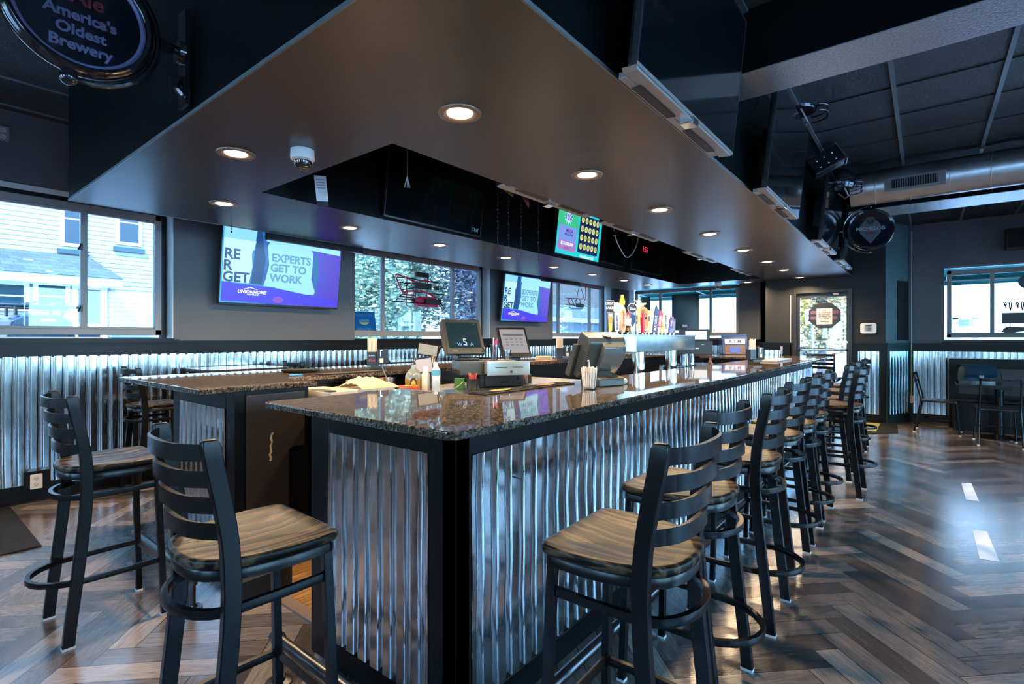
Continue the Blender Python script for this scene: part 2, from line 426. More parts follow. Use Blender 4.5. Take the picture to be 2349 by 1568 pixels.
# flat black sheet painted as the dark of a recess in the corner wall
q = Matrix(); u = Vector((XR-XV, .20-.49, 0)).normalized(); nrm = Vector((-u.y*-1, 0, 0))
u = Vector((XR-XV, -.29, 0)); Lc = u.length; u.normalize(); nc = Vector((u.y, -u.x, 0))   # towards the room
if nc.x > 0: nc = -nc
def cw(s, d, z): return Vector((XV, .49, 0)) + u*s + nc*d + Vector((0,0,z))
def cbox(mb, s0, s1, d0, d1, z0, z1):
    mb.box(s0, s1, d0, d1, z0, z1, Matrix(((u.x,nc.x,0,XV),(u.y,nc.y,0,.49),(0,0,1,0),(0,0,0,1))))
mb = MB(); cbox(mb, Lc*.48, Lc*.93, .0, .012, 1.32, 2.28); struct('painted_recess', mb, pm('painted recess dark', (.004,.005,.006), .7))
# corrugated wainscot
def prof_corr(f):
    # broad flat ridge, narrow rounded groove
    d = abs(f-.5)
    return 1-2*math.exp(-(d/.115)**2.6)
def corr(mb, p0, p1, z0, z1, n, pitch=.078, depth=.017, seg=12, nz=5, amp=.0015):
    p0, p1, n = Vector(p0), Vector(p1), Vector(n); L = (p1-p0).length; d = (p1-p0)/L
    cols = max(2, int(L/pitch*seg)); rows = []
    for r in range(nz+1):
        z = z0+(z1-z0)*r/nz; row = []
        for i in range(cols+1):
            s = L*i/cols; w = prof_corr((s/pitch) % 1)
            k = amp*math.sin(s*3.1+r*2.3)+amp*.7*math.sin(s*7.7-r*1.7)
            p = p0+d*s+n*(depth*.5*(1+w)+k); row.append((p.x, p.y, z))
        rows.append(row)
    mb.sheet(rows)
RZ0, RZ1, BZ = 1.19, 1.31, .145
mb = MB(); corr(mb, (XB,LY-.02,0), (XF,LY-.02,0), BZ, RZ0+.01, (0,-1,0)); struct('wall_left_corrugated', mb, M['corr'], smooth='all')
mb = MB(); mb.box(XB,XF,LY-.03,LY,RZ0,RZ1); mb.box(XB,XF,LY-.05,LY,RZ1,RZ1+.018); mb.box(-1.4,1.90,LY-.07,LY+.2,RZ1,RZ1+.03); struct('trim_1', mb, M['trim'])
mb = MB(); mb.box(XB,XF,LY-.045,LY,0,BZ); mb.box(XB,XF,LY-.06,LY-.045,0,.02); struct('baseboard_left', mb, M['trim'])
mb = MB(); corr(mb, (XF-.02,LY,0), (XF-.02,2.33,0), BZ, RZ0+.01, (-1,0,0)); struct('wall_far_corrugated', mb, M['corr'], smooth='all')
mb = MB(); mb.box(XF-.03,XF,2.33,LY,RZ0,RZ1); mb.box(XF-.05,XF,2.33,LY,RZ1,RZ1+.018); struct('trim_2', mb, M['trim'])
# black timber panelling of the door wall with two small corrugated fields
mb = MB()
wall_boxes(mb, .49, 2.33, 0, 1.255, [(DY0-.03,DY1+.03,-.01,1.3),(.575,.855,.13,1.14),(2.0,2.26,.3,1.14)], XV-.03, XV, 'Y')
mb.box(XV-.05, XV, .47, DY0-.03, 1.255, 1.275); mb.box(XV-.05, XV, DY1+.03, 2.35, 1.255, 1.275); struct('trim_3', mb, M['trim'])
mb = MB(); corr(mb, (XV-.004,.575,0), (XV-.004,.855,0), .13, 1.14, (-1,0,0)); corr(mb, (XV-.004,2.0,0), (XV-.004,2.26,0), .3, 1.14, (-1,0,0)); struct('wall_door_corrugated', mb, M['corr'], smooth='all')
mb = MB(); cbox(mb, -.01, Lc, 0, .03, 0, .13); cbox(mb, -.01, Lc, 0, .03, 1.14, 1.255); cbox(mb, -.01, .06, 0, .03, .13, 1.14); cbox(mb, Lc-.07, Lc, 0, .03, .13, 1.14)
cbox(mb, -.02, Lc, 0, .05, 1.255, 1.275); struct('trim_4', mb, pm('teal black trim', (.015,.05,.06), .35, 0, .2))
mb = MB(); a, b = cw(.05,.004,0), cw(Lc-.06,.004,0); corr(mb, a, b, .12, 1.15, nc); struct('wall_corner_corrugated', mb, mat_corr('teal lit corrugated steel', (.35,.55,.6)), smooth='all')  # teal light is put into the tint of this steel
mb = MB(); corr(mb, (XR-.01,.15,0), (XR-.01,YR,0), .13, 1.15, (-1,0,0)); struct('wall_recess_corrugated', mb, M['corr'], smooth='all')
mb = MB(); mb.box(XR-.03,XR,YR,.20,1.14,1.25); mb.box(XR-.05,XR,YR,.20,1.25,1.27); mb.box(XR-.035,XR,YR,.20,0,.13); mb.box(XR-.03,XR,.15,.20,.13,1.14)
mb.box(XR-.09, XR+.1, -1.8, -.20, 1.27, 1.295); struct('trim_5', mb, M['trim'])
mb = MB(); mb.box(XB,XR,YR,YR+.03,0,.15); struct('baseboard_right', mb, M['trim'])
# ---- dropped soffit above the bar: a ring with an open well
SX0, SX1, SY0, SY1 = .905, XV, .939, 4.911
OX0, OX1, OY0, OY1 = 1.697, 9.494, 2.161, 3.60
mb = MB()
def ringface(z, flip=False):
    for a in ((SX0,SX1,SY0,OY0),(SX0,SX1,OY1,SY1),(SX0,OX0,OY0,OY1),(OX1,SX1,OY0,OY1)):
        mb.face([(a[0],a[2],z),(a[1],a[2],z),(a[1],a[3],z),(a[0],a[3],z)])
ringface(SZ); struct('ceiling_soffit_underside', mb, M['soffit'])
mb = MB()
for (x0,y0,x1,y1) in ((SX0,SY0,SX1,SY0),(SX0,SY1,SX1,SY1),(SX0,SY0,SX0,SY1),(SX1,SY0,SX1,SY1),(OX0,OY0,OX1,OY0),(OX0,OY1,OX1,OY1),(OX0,OY0,OX0,OY1),(OX1,OY0,OX1,OY1)):
    mb.face([(x0,y0,SZ),(x1,y1,SZ),(x1,y1,ZC),(x0,y0,ZC)])
struct('ceiling_soffit_sides', mb, M['soffside'])
mb = MB()
for a in ((SX0-.004,SX1,SY0-.004,SY0+.004),(SX0-.004,SX1,SY1-.004,SY1+.004),(SX0-.004,SX0+.004,SY0,SY1)): mb.box(*a, SZ-.003, SZ+.012)
struct('ceiling_soffit_edge', mb, M['grid'])
# ---- two dropped beams across the right aisle
mb = MB(); mb.box(3.09,3.43,YR,SY0,2.85,ZC); struct('ceiling_beam', mb, [M['soffside']]); 
bm1 = pm('speckled beam paint with lit sheen', (.55,.6,.64), .36, .85, .6, 90, .9, bscale=75, spec=.9)  # pale base puts the window sheen of the undersides into the colour
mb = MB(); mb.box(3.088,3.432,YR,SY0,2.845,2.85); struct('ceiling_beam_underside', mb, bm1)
mb = MB(); mb.box(7.6,8.15,YR,SY0,2.92,ZC); struct('ceiling_beam_2', mb, M['soffside'])
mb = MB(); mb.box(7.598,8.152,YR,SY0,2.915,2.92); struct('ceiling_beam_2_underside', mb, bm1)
# ---- round duct with a register
t = thing('ventilation_duct', 'round galvanised spiral duct running under the ceiling across the right aisle', 'duct', (6.8,-1.3,2.98))
mb = MB(); mb.cyl((6.8,YR+.02,2.98),(6.8,.64,2.98),.175,n=40,cap=False); part(t,'duct_tube',mb,M['galv'],smooth=True,world=True)
y = YR+.1
while y < .62:
    mb = MB(); mb.tube([(6.8+.177*math.cos(a*PI/18), y+.012*a/18, 2.98+.177*math.sin(a*PI/18)) for a in range(36)],.005,5,closed=True); part(t,'duct_seam',mb,M['galv'],world=True); y += .30
mb = MB(); mb.box(6.60,6.64,-.16,.33,2.87,3.01); part(t,'register_plate',mb,M['silver'],world=True,bevel=.003)
r_ = part(t,'register_grille',(lambda m:(m.box(6.594,6.602,-.10,.27,2.895,2.985),m)[1])(MB()),M['black'],world=True)
mb = MB()
for k in range(19): mb.box(6.588,6.595,-.095+k*.0195,-.09+k*.0195,2.895,2.985)
part(t,'register_fins',mb,M['silver'],world=True)
# ================================================================= WINDOWS
def window(n, a0, a1, z0, z1, b, axis, sgn, mull, fw=.055, glassy=True, mat=None, sash=None):
    """sliding window in plane b; sgn = side of the room (-1: room at smaller b)"""
    mat = mat or M['vinyl']
    w = thing('window_%d' % n, None, None, (a0 if axis == 'X' else b, b if axis == 'X' else a0, z0), kind='structure')
    def bx(mb, p, q, r, s, d0, d1):
        lo, hi = sorted((b+sgn*d0, b+sgn*d1))
        if axis == 'X': mb.box(p, q, lo, hi, r, s)
        else: mb.box(lo, hi, p, q, r, s)
    mb = MB(); bx(mb,a0,a1,z0,z0+fw,0,.07); bx(mb,a0,a1,z1-fw,z1,0,.07); bx(mb,a0,a0+fw,z0,z1,0,.07); bx(mb,a1-fw,a1,z0,z1,0,.07)
    part(w,'window_frame',mb,mat,world=True,bevel=.004)
    mb = MB(); bx(mb,a0+fw,a1-fw,z0+fw,z0+fw+.022,.01,.05); bx(mb,a0+fw,a1-fw,z1-fw-.022,z1-fw,.01,.05)
    for m_ in mull: bx(mb,m_-.024,m_+.024,z0+fw,z1-fw,.005,.06)
    part(w,'sash',mb,mat,world=True,bevel=.003)
    mb = MB(); bx(mb,a0+fw,a1-fw,z0+fw,z1-fw,.025,.029); part(w,'pane',mb,M['glass'],world=True)
    return w
w1 = window(1,-1.35,1.80,1.38,2.56,5.98,'X',-1,[1.20])
for z in (1.62,2.17):
    mb = MB(); mb.box(1.165,1.185,5.895,5.915,z-.03,z+.03); mb.cyl((1.17,5.9,z+.012),(1.15,5.88,z-.03),.007); part(w1,'latch',mb,M['black'],world=True)
mb = MB(); mb.box(-1.3,1.31,5.80,5.83,1.345,1.362); part(w1,'sill_strip',mb,M['white'],world=True)
w2 = window(2,3.96,6.52,1.38,2.56,5.98,'X',-1,[4.49,5.86])
w3 = window(3,8.54,10.75,1.38,2.56,5.98,'X',-1,[8.93,10.2])
for w,z in ((5.87,1.62),(5.87,2.15)):
    mb = MB(); mb.box(w-.03,w-.01,5.9,5.92,z-.03,z+.03); part(w2,'latch',mb,M['silver'],world=True)
w4 = window(4,3.02,5.34,1.40,2.46,XF+.10,'Y',-1,[3.60,4.73])
w5 = window(5,-1.72,-.27,1.36,2.42,XR+.10,'Y',-1,[-.80])
window(6,-3.33,-2.17,1.36,2.42,XR+.10,'Y',-1,[-2.8])
for k, o in enumerate(W_RR): window(7+k,o[0]+.03,o[1]-.03,o[2]+.03,o[3]-.03,YR-.12,'X',1,[(o[0]+o[1])/2])
for k, o in enumerate(W_BK): window(10+k,o[0]+.03,o[1]-.03,o[2]+.03,o[3]-.03,XB-.1,'Y',1,[(o[0]+o[1])/2])  # added strip windows, out of view, for bright lines in the steel
# black gap around the window units (left wall) and skylight painted pale on the plaster reveals
mb = MB()
for a,b in ((1.80,1.868),(6.52,6.60),(10.75,10.93)): mb.box(a,b,5.96,5.99,1.33,2.62)
mb.box(-1.4,10.98,5.97,5.99,2.56,2.63)
struct('trim_6', mb, M['black'])
mb = MB()
for a in (1.868,6.62,10.98): mb.box(a-.012,a,5.801,5.965,1.345,2.60)
struct('window_reveals', mb, pm('plaster with painted skylight',(.62,.66,.70),.6,0,.04))
mb = MB(); mb.box(-1.4,1.86,5.80,5.806,2.575,2.625); struct('trim_7', mb, M['extwhite'])
mb = MB(); mb.box(XR-.012,XR,-1.76,-.225,2.455,2.485); struct('trim_8', mb, M['grid'])
mb = MB()
for w_ in W_L[:1]: mb.box(w_[0],w_[1],LY-.03,LYo-.1,w_[2]-.002,w_[2]+.02)
for w_ in W_L[1:]: mb.box(w_[0],w_[1],LY-.03,LYo-.1,w_[2]-.002,w_[2]+.015)
struct('trim_9', mb, M['trim'])
# ---- glazed door in the far wall
d = thing('door_1', None, None, (XV,1.37,0), kind='structure')
dk = pm('near black door frame', (.010,.010,.013), .35)
mb = MB(); wall_boxes(mb, DY0, DY1, .0, DZ, [(DY0+.05,DY1-.05,-.01,DZ-.05)], XV-.02, XV+.14, 'Y'); part(d,'door_frame',mb,dk,world=True,bevel=.004)
mb = MB(); wall_boxes(mb, DY0+.05, DY1-.05, .0, DZ-.05, [(DY0+.085,DY1-.095,.16,DZ-.12)], XV+.05, XV+.09, 'Y'); mb.box(XV+.051,XV+.089,DY0+.08,DY1-.09,1.145,1.175); part(d,'door_leaf',mb,dk,world=True,bevel=.003)
mb = MB(); mb.box(XV+.068,XV+.072,DY0+.08,DY1-.09,.16,1.145); mb.box(XV+.068,XV+.072,DY0+.08,DY1-.09,1.175,DZ-.12); part(d,'pane',mb,M['glass'],world=True)
mb = MB(); mb.tube([(XV+.05,DY0+.07,1.15),(XV+.0,DY0+.10,1.15),(XV+.0,DY1-.11,1.15),(XV+.05,DY1-.08,1.15)],.014,8); part(d,'push_bar',mb,M['steel'],smooth=True,world=True)
mb = MB(); mb.box(XV+.0,XV+.05,1.52,1.68,2.02,2.065); mb.box(XV+.01,XV+.03,1.3,1.52,2.055,2.065); part(d,'door_closer',mb,M['black'],world=True)
mb = MB(); mb.cyl((XV+.05,DY0+.075,1.285),(XV+.035,DY0+.075,1.285),.014); part(d,'lock_cylinder',mb,M['chrome'],smooth=True,world=True)
mb = MB(); mb.box(XV-.022,XV-.02,1.12,1.2,2.075,2.105); part(d,'sticker',mb,M['silver'],world=True)
mb = MB(); mb.box(XV-.03,XV-.02,DY1+.03,DY1+.045,.1,2.1); part(d,'casing_edge',mb,M['silver'],world=True)
# notices on the door glass
o8 = thing('door_sign', 'black octagonal sign hung in the upper glass of the far door, seen from behind', 'sign', M=frame((XV+.045,1.335,1.735),(0,-1,0),(0,0,1)))
mb = MB(); mb.prism([(.252*math.cos(PI/8+PI/4*i),.232*math.sin(PI/8+PI/4*i)) for i in range(8)],0,.008); part(o8,'sign_board',mb,M['black'],bevel=.002)
pk = pm('dim pink lettering', (.10,.04,.08), .6)
for i,(x,y) in enumerate(((-.155,.055),(.155,.055),(-.15,-.04),(.13,-.04))): flat(o8,'faded_marking',rrect(x-.06,x+.06,y-.028,y+.028,.02),pk,.0095)
pp = thing('paper_notice', 'white paper notice taped over the octagonal sign on the far door', 'notice', M=frame((XV+.034,1.335,1.735),(0,-1,0),(0,0,1)))
mb = MB(); mb.box(-.115,.115,-.15,.12,0,.001); part(pp,'sheet',mb,pm('grey lit paper',(.42,.42,.44),.6))
for i,(s,z,b) in enumerate((('NO',.034,.085),('ALCOHOLIC',.034,.05),('BEVERAGES',.034,.015),('ARE PERMITTED',.028,-.02),('OUTSIDE',.032,-.055),('Thank you!',.030,-.10))): text(pp,s,z,M['ink'],0,b,.0018,bold=.0006)
# alarm keypad
kp = thing('alarm_keypad', 'cream alarm keypad with small display on the dark wall beside the far door', 'keypad', M=frame((XV,.715,1.51),(0,-1,0),(0,0,1)))
mb = MB(); mb.prism(rrect(-.108,.108,-.083,.083,.03),0,.028); part(kp,'housing',mb,M['white'],bevel=.006)
mb = MB(); mb.box(-.05,.05,-.05,.06,.028,.031); part(kp,'key_panel',mb,M['silver']); mb = MB(); mb.box(-.035,.035,.035,.05,.031,.0325); part(kp,'display',mb,M['ink'])
mb = MB()
for i in range(3):
    for j in range(4): mb.box(-.024+i*.019,-.012+i*.019,-.04+j*.017,-.029+j*.017,.031,.034)
part(kp,'keys',mb,M['black'])
# outlets, conduit
def outlet(label, Mx, mat=M['white']):
    o = thing('power_outlet', label, 'outlet', M=Mx)
    mb = MB(); mb.prism(rrect(-.038,.038,-.06,.06,.006),0,.008); part(o,'cover_plate',mb,mat,bevel=.002)
    for y in (-.026,.026):
        mb = MB(); mb.prism(ell(0,y,.019,.019,20),.008,.011); r = part(o,'receptacle',mb,pm('receptacle cream',(.7,.66,.6),.4))
        mb = MB(); mb.box(-.009,-.006,y-.002,y+.008,.011,.0115); mb.box(.006,.009,y-.002,y+.008,.011,.0115); mb.cyl((0,y-.009,.011),(0,y-.009,.0115),.003,n=8); part(r,'slots',mb,M['ink'])
    return o
o = outlet('white duplex outlet on a black box low on the left corrugated wall', frame((.845,LY-.10,.175),(1,0,0),(0,0,1)))
mb = MB(); mb.box(-.075,.085,-.05,.085,-.07,-.0); part(o,'backing_box',mb,M['trim'])
outlet('white outlet below the yellow conduit in the far right corner', frame((XR-.045,.175,.355),(0,-1,0),(0,0,1)))
outlet('grey outlet high on the left wall by the ceiling', frame((.66,LY-.001,3.0),(1,0,0),(0,0,1)), M['silver'])
cd = thing('conduit', 'thin wall conduit, yellowish below and pale above, in the far right corner', 'conduit', (XR-.06,.175,.4))
mb = MB(); mb.cyl((XR-.055,.175,.41),(XR-.055,.175,1.2),.011,n=10); part(cd,'lower_pipe',mb,pm('yellowed conduit',(.42,.40,.18),.4),'yellowed lower length',smooth=True,world=True)
mb = MB(); mb.cyl((XR-.055,.175,1.2),(XR-.055,.175,ZC-.1),.011,n=10); part(cd,'upper_pipe',mb,M['silver'],smooth=True,world=True)
mb = MB(); mb.cyl((XR-.055,.175,1.05),(XR-.055,.175,1.09),.015,n=10); mb.box(XR-.055,XR,.165,.185,1.06,1.07); part(cd,'clamp',mb,M['silver'],world=True)
# ================================================================= BAR
BX = 1.20; BY = 1.20
b = thing('bar_counter_front', 'black timber bar front with corrugated steel panels along the stools', 'bar', (4.6,1.5,0))
mb = MB(); mb.box(BX+.02,8.0,BY+.02,1.88,.0,ZB-.03); mb.box(BX+.02,1.88,1.88,2.06,0,ZB-.03); part(b,'carcass',mb,M['trim'],world=True)
mb = MB(); mb.box(BX-.005,BX+.06,BY-.005,1.33,.0,ZB-.03); mb.box(BX-.005,1.27,BY-.005,BY+.06,0,ZB-.03); part(b,'corner_post',mb,M['trim'],world=True,bevel=.003)
mb = MB(); mb.box(BX-.005,BX+.06,1.945,2.08,0,ZB-.03); part(b,'end_post',mb,M['trim'],world=True,bevel=.003)
mb = MB(); mb.box(BX-.003,BX+.05,1.33,1.945,.955,ZB-.03); mb.box(1.27,8.0,BY-.003,BY+.05,.955,ZB-.03); part(b,'apron',mb,M['trim'],world=True,bevel=.003)
mb = MB(); mb.box(BX-.010,BX+.05,1.33,1.945,0,.10); mb.box(1.27,8.0,BY-.012,BY+.05,0,.11); part(b,'kick_board',mb,M['trim'],world=True,bevel=.004)
mb = MB(); corr(mb,(BX+.012,1.945,0),(BX+.012,1.33,0),.10,.957,(-1,0,0),seg=16,depth=.019); part(b,'corrugated_panel',mb,M['corr'],smooth='all',world=True)
mb = MB(); corr(mb,(1.27,BY+.012,0),(8.0,BY+.012,0),.11,.957,(0,-1,0),seg=14,depth=.019,nz=6,amp=.0022); part(b,'corrugated_panel',mb,M['corr'],smooth='all',world=True)
mb = MB(); mb.tube([(1.512,BY-.004,.83),(1.512,BY-.03,.83),(1.52,BY-.035,.86)],.003,6); 
part(b,'purse_hook',mb,M['iron'],world=True)
def slab(name, poly, z1, label, th=.03):
    mb = MB(); mb.prism(poly, z1-th, z1)
    return solo(name, mb, M['granite'], label, 'countertop', bevel=.006, seg=3)
E9 = 9.6
slab('granite_countertop', [(1.146,1.19),(1.176,1.159),(E9,1.159),(E9,2.9),(8.55,2.9),(8.55,1.90),(1.98,1.90),(1.98,2.416),(1.165,2.416),(1.146,2.397)], ZB, 'speckled dark granite top of the long bar beside the stools')
# far return base
fb = thing('bar_return', 'dark cabinet under the far return of the bar', 'cabinet', (9.0,2.3,0))
mb = MB(); mb.box(8.65,9.3,1.95,2.88,0,ZB-.03); part(fb,'body',mb,M['trim'],world=True,bevel=.004)
for y in (2.02,2.45):
    mb = MB(); mb.box(8.63,8.65,y,y+.40,.12,.95); part(fb,'door',mb,M['trim'],world=True,bevel=.003)
# foot rail of pipe
def footrail(label, pts, feet, z=.17):
    fr = thing('foot_rail', label, 'foot rail', (pts[0][0],pts[0][1],0))
    mb = MB(); mb.tube([(x,y,z) for x,y in pts],.021,12); part(fr,'rail_pipe',mb,M['iron'],smooth=True,world=True)
    for x, y in feet:
        mb = MB(); mb.cyl((x,y,.0),(x,y,z),.019,n=12); mb.cyl((x,y,z-.05),(x,y,z-.03),.027,n=12); mb.sphere((x,y,z),.029,12,8); p = part(fr,'post',mb,M['iron'],smooth=True,world=True)
        mb = MB(); mb.lathe([(.05,0),(.05,.006),(.026,.010),(.022,.022)],(x,y,0),16); part(p,'flange',mb,M['iron'],smooth=True,world=True)
footrail('black pipe foot rail along the long stool side of the bar', [(1.0,2.02),(1.0,1.02),(1.03,.99),(7.9,.99)], [(1.0,1.98),(1.0,1.02),(2.2,.99),(3.6,.99),(5.0,.99),(6.4,.99),(7.8,.99)])
footrail('black pipe foot rail in front of the left bar end', [(1.0,3.75),(1.0,2.84)], [(1.0,3.7),(1.0,2.86)])
# left bar
lb = thing('bar_counter_front', 'left bar end with a narrow corrugated panel and a dark plywood side board', 'bar', (1.4,3.4,0))
LX = 1.25
mb = MB(); mb.box(LX+.02,1.70,2.99,3.32,0,ZL-.03); mb.box(LX+.02,8.4,3.42,3.86,0,ZL-.03); part(lb,'carcass',mb,M['trim'],world=True)
mb = MB(); mb.box(LX,LX+.06,3.76,3.88,0,ZL-.03); part(lb,'end_post',mb,M['trim'],world=True,bevel=.003)
mb = MB(); mb.box(LX,LX+.06,2.97,3.08,0,ZL-.03); part(lb,'corner_post',mb,M['trim'],world=True,bevel=.003)
mb = MB(); mb.box(LX,LX+.05,3.08,3.76,.95,ZL-.03); part(lb,'apron',mb,M['trim'],world=True,bevel=.003)
mb = MB(); mb.box(LX-.006,LX+.05,3.08,3.76,0,.11); part(lb,'kick_board',mb,M['trim'],world=True,bevel=.003)
mb = MB(); corr(mb,(LX+.014,3.76,0),(LX+.014,3.08,0),.11,.952,(-1,0,0),depth=.019,seg=14); part(lb,'corrugated_panel',mb,M['corr'],smooth='all',world=True)
# side board with the rounded cut-out, in the passage
mb = MB()
pl = [(1.31,0.05),(1.56,.05)]+[(1.56,.62)]+[(1.56+.02-.02*math.cos(a*PI/8), .66+.0+.04*math.sin(a*PI/8)) for a in range(1,5)]+[(1.66,.70),(1.66,ZL-.055),(1.31,ZL-.055)]
mb.prism(pl,0,.018,Matrix(((1,0,0,0),(0,0,1,2.962),(0,1,0,0),(0,0,0,1))))
sb = part(lb,'side_board',mb,pm('scuffed brown black plywood',(.018,.013,.010),.45,0,.3,8,.1),'scuffed brown black side board',world=True,bevel=.002)
mb = MB(); z0 = .64
random.seed(3)
pts = [(1.445+.005*math.sin(k*2.3)+.006*k/6, z0+k*.018) for k in range(10)]
poly = [(x-.003-.004*random.random(), z) for x, z in pts]+[(x+.003+.006*random.random(), z) for x, z in pts[::-1]]
mb.prism(poly,0,.0008,Matrix(((1,0,0,0),(0,0,1,2.9608),(0,1,0,0),(0,0,0,1)))); part(sb,'scratch_mark',mb,pm('raw scuff',(.35,.27,.18),.7),world=True)
mb = MB(); mb.box(1.16,1.42,2.66,2.92,0,.13); solo('toe_box', mb, pm('grimy black base',(.015,.013,.010),.6,0,.4,20,.3), 'low dirty black plinth box on the floor in the bar passage', 'plinth', bevel=.004)
slab('granite_countertop', [(1.06,2.94),(1.73,2.94),(1.73,3.34),(8.4,3.34),(8.4,4.31),(1.06,4.31)], ZL, 'speckled granite top of the left bar end beyond the passage')
# passage floor
mb = MB(); mb.box(1.36,8.3,1.9,3.4,.001,.006); struct('floor_passage', mb, M['oak'])
mb = MB(); mb.prism([(1.30,2.06),(1.36,2.06),(1.36,3.0),(1.30,3.0)],.001,.012); struct('floor_threshold', mb, pm('tan threshold strip',(.23,.16,.12),.4))
# low work shelf and bar well inside the horseshoe
ws = thing('work_cabinet', 'low dark work cabinet inside the bar carrying the tills and bottles', 'cabinet', (3,3.0,0))
mb = MB(); mb.box(1.76,4.3,2.56,3.33,0,.92); part(ws,'body',mb,M['trim'],world=True)
mb = MB(); mb.box(1.75,4.31,2.54,3.34,.92,.95); part(ws,'top',mb,M['steel'],world=True,bevel=.003)
for k in range(4):
    mb = MB(); mb.box(1.80+k*.62,2.38+k*.62,2.545,2.56,.1,.88); part(ws,'door',mb,M['trim'],world=True,bevel=.003)
bw = thing('back_bar_cooler', 'steel topped cooler inside the bar under the beer tower', 'cooler', (5,2.2,0))
mb = MB(); mb.box(2.1,8.4,1.92,2.36,0,.90); part(bw,'body',mb,M['trim'],world=True); mb = MB(); mb.box(2.05,8.45,1.91,2.38,.90,.93); part(bw,'top',mb,M['steel'],world=True,bevel=.003)
for k in range(9):
    mb = MB(); mb.box(2.14+k*.69,2.79+k*.69,2.36,2.375,.1,.86); dd = part(bw,'door',mb,M['trim'],world=True,bevel=.003)
    mb = MB(); mb.box(2.4+k*.69,2.55+k*.69,2.375,2.39,.80,.815); part(dd,'handle',mb,M['steel'],world=True)
# ================================================================= BAR STOOLS
def spline(pts, n=6):
    out = []
    p = [Vector(a) for a in pts]; p = [p[0]*2-p[1]]+p+[p[-1]*2-p[-2]]
    for i in range(1, len(p)-2):
        for k in range(n):
            t = k/n
            out.append(.5*((2*p[i])+(p[i+1]-p[i-1])*t+(2*p[i-1]-5*p[i]+4*p[i+1]-p[i+2])*t*t+(3*p[i]-p[i-1]-3*p[i+1]+p[i+2])*t**3))
    out.append(p[-2]); return out
_PK = []
def ypost(z):
    K = ((0,-.185),(.3,-.15),(.6,-.118),(.78,-.115),(.9,-.13),(1.10,-.175))
    def raw(z):
        for (a,b),(c,d) in zip(K,K[1:]):
            if z <= c: return b+(d-b)*(z-a)/(c-a)
        return K[-1][1]
    return sum(raw(min(max(z+o,0),1.1)) for o in (-.09,-.045,0,.045,.09))/5
def make_stool(name='bar_stool'):
    t = thing(name, 'x', 'stool')
    # seat
    half = [(0,.192),(.16,.192),(.185,.185),(.198,.165),(.205,.08),(.200,0),(.185,-.07),(.158,-.125),(.115,-.168),(.06,-.188)]
    hp = spline([(x,y,0) for x,y in half]+[(0,-.193,0)],3)
    out = [(p.x,p.y) for p in hp]; out = out+[(-x,y) for x,y in out[::-1][1:-1]]
    mb = MB(); rs = []
    def ring(s, z, dz=0): return [Vector((x*s, y*s, z)) for x, y in out]
    rs = [ring(.93,.748), ring(.985,.750), ring(1,.757), ring(1,.768), ring(.985,.775), ring(.93,.7765), ring(.75,.772), ring(.5,.766), ring(.25,.763), ring(.02,.7625)]
    mb.rings(rs); part(t,'seat',mb,M['seat'],'dark stained wooden seat',smooth='all')
    mb = MB(); mb.rings([ring(.94,.715),ring(.955,.717),ring(.955,.742),ring(.94,.746)]); part(t,'seat_frame',mb,M['frame'],smooth=True)
    # back posts
    for sx in (-1,1):
        zs = [.055*i for i in range(20)]+[1.085,1.10]; rs = []
        for z in zs:
            c = .8 if z == 1.10 else 1
            y = ypost(z); w = .0135*c; dd = .022*c; x0 = sx*.195
            rs.append([Vector((x0-w,y-dd,z)),Vector((x0+w,y-dd,z)),Vector((x0+w,y+dd,z)),Vector((x0-w,y+dd,z))])
        mb = MB(); mb.rings(rs); p = part(t,'back_leg',mb,M['frame'],bevel=.003,smooth=True)
        mb = MB(); mb.box(sx*.195-.015,sx*.195+.015,-.204,-.158,-.0,.010); part(p,'foot_cap',mb,M['white'],'pale foot cap')
        mb = MB(); rs = []
        for z,x,y in ((0,.190,.182),(.74,.168,.158)): 
            rs.append([Vector((sx*x+a,y+b_,z)) for a,b_ in ((-.0135,-.0135),(.0135,-.0135),(.0135,.0135),(-.0135,.0135))])
        mb.rings(rs); p = part(t,'front_leg',mb,M['frame'],bevel=.003)
        mb = MB(); mb.box(sx*.19-.015,sx*.19+.015,.167,.197,0,.010); part(p,'foot_cap',mb,M['white'],'pale foot cap')
    # ladder slats
    for z in (1.066,.997,.928,.859):
        rs = []; y0 = ypost(z)
        for i in range(15):
            s = -1+2*i/14; x = .186*math.sin(s*PI/2) if abs(s) < 1 else .186*s
            y = y0-.008-.058*(1-abs(x/.186)**3.2)
            n = Vector((0,1,0)) if abs(s) < .05 else Vector((x*.9, .09, 0)).normalized()
            h = .0215; th = .0065
            c = Vector((x,y,z))
            rs.append([c+n*th+Vector((0,0,h)), c-n*th+Vector((0,0,h)), c-n*th-Vector((0,0,h)), c+n*th-Vector((0,0,h))])
        mb = MB(); mb.rings(rs); part(t,'back_slat',mb,M['frame'],bevel=.0025,smooth=True)
    # hoops
    sec = [(-.006,-.013),(.006,-.013),(.006,.013),(-.006,.013)]
    for z,w,fy,back in ((.64,.166,.16,-.205),(.27,.176,.175,-.285)):
        pts = [(-w,fy,z),(-w-.004,.05,z),(-w,-.06,z)]
        cy = -.09
        pts += [(-w*math.cos(a*PI/12), cy+(back-cy)*math.sin(a*PI/12), z) for a in range(0,13)]
        pts += [(w,-.06,z),(w+.004,.05,z),(w,fy,z)]
        mb = MB(); mb.tube(pts,.01,sec=[(a*1.0,b) for a,b in ((-.008,-.012),(.008,-.012),(.010,0),(.008,.012),(-.008,.012),(-.010,0))]); part(t,'footrest_ring',mb,M['frame'],smooth=True)
    mb = MB(); mb.box(-.175,.175,.168,.178,.250,.285); part(t,'footrest_bar',mb,M['frame'],bevel=.002)
    return t
stool0 = make_stool()
used = []
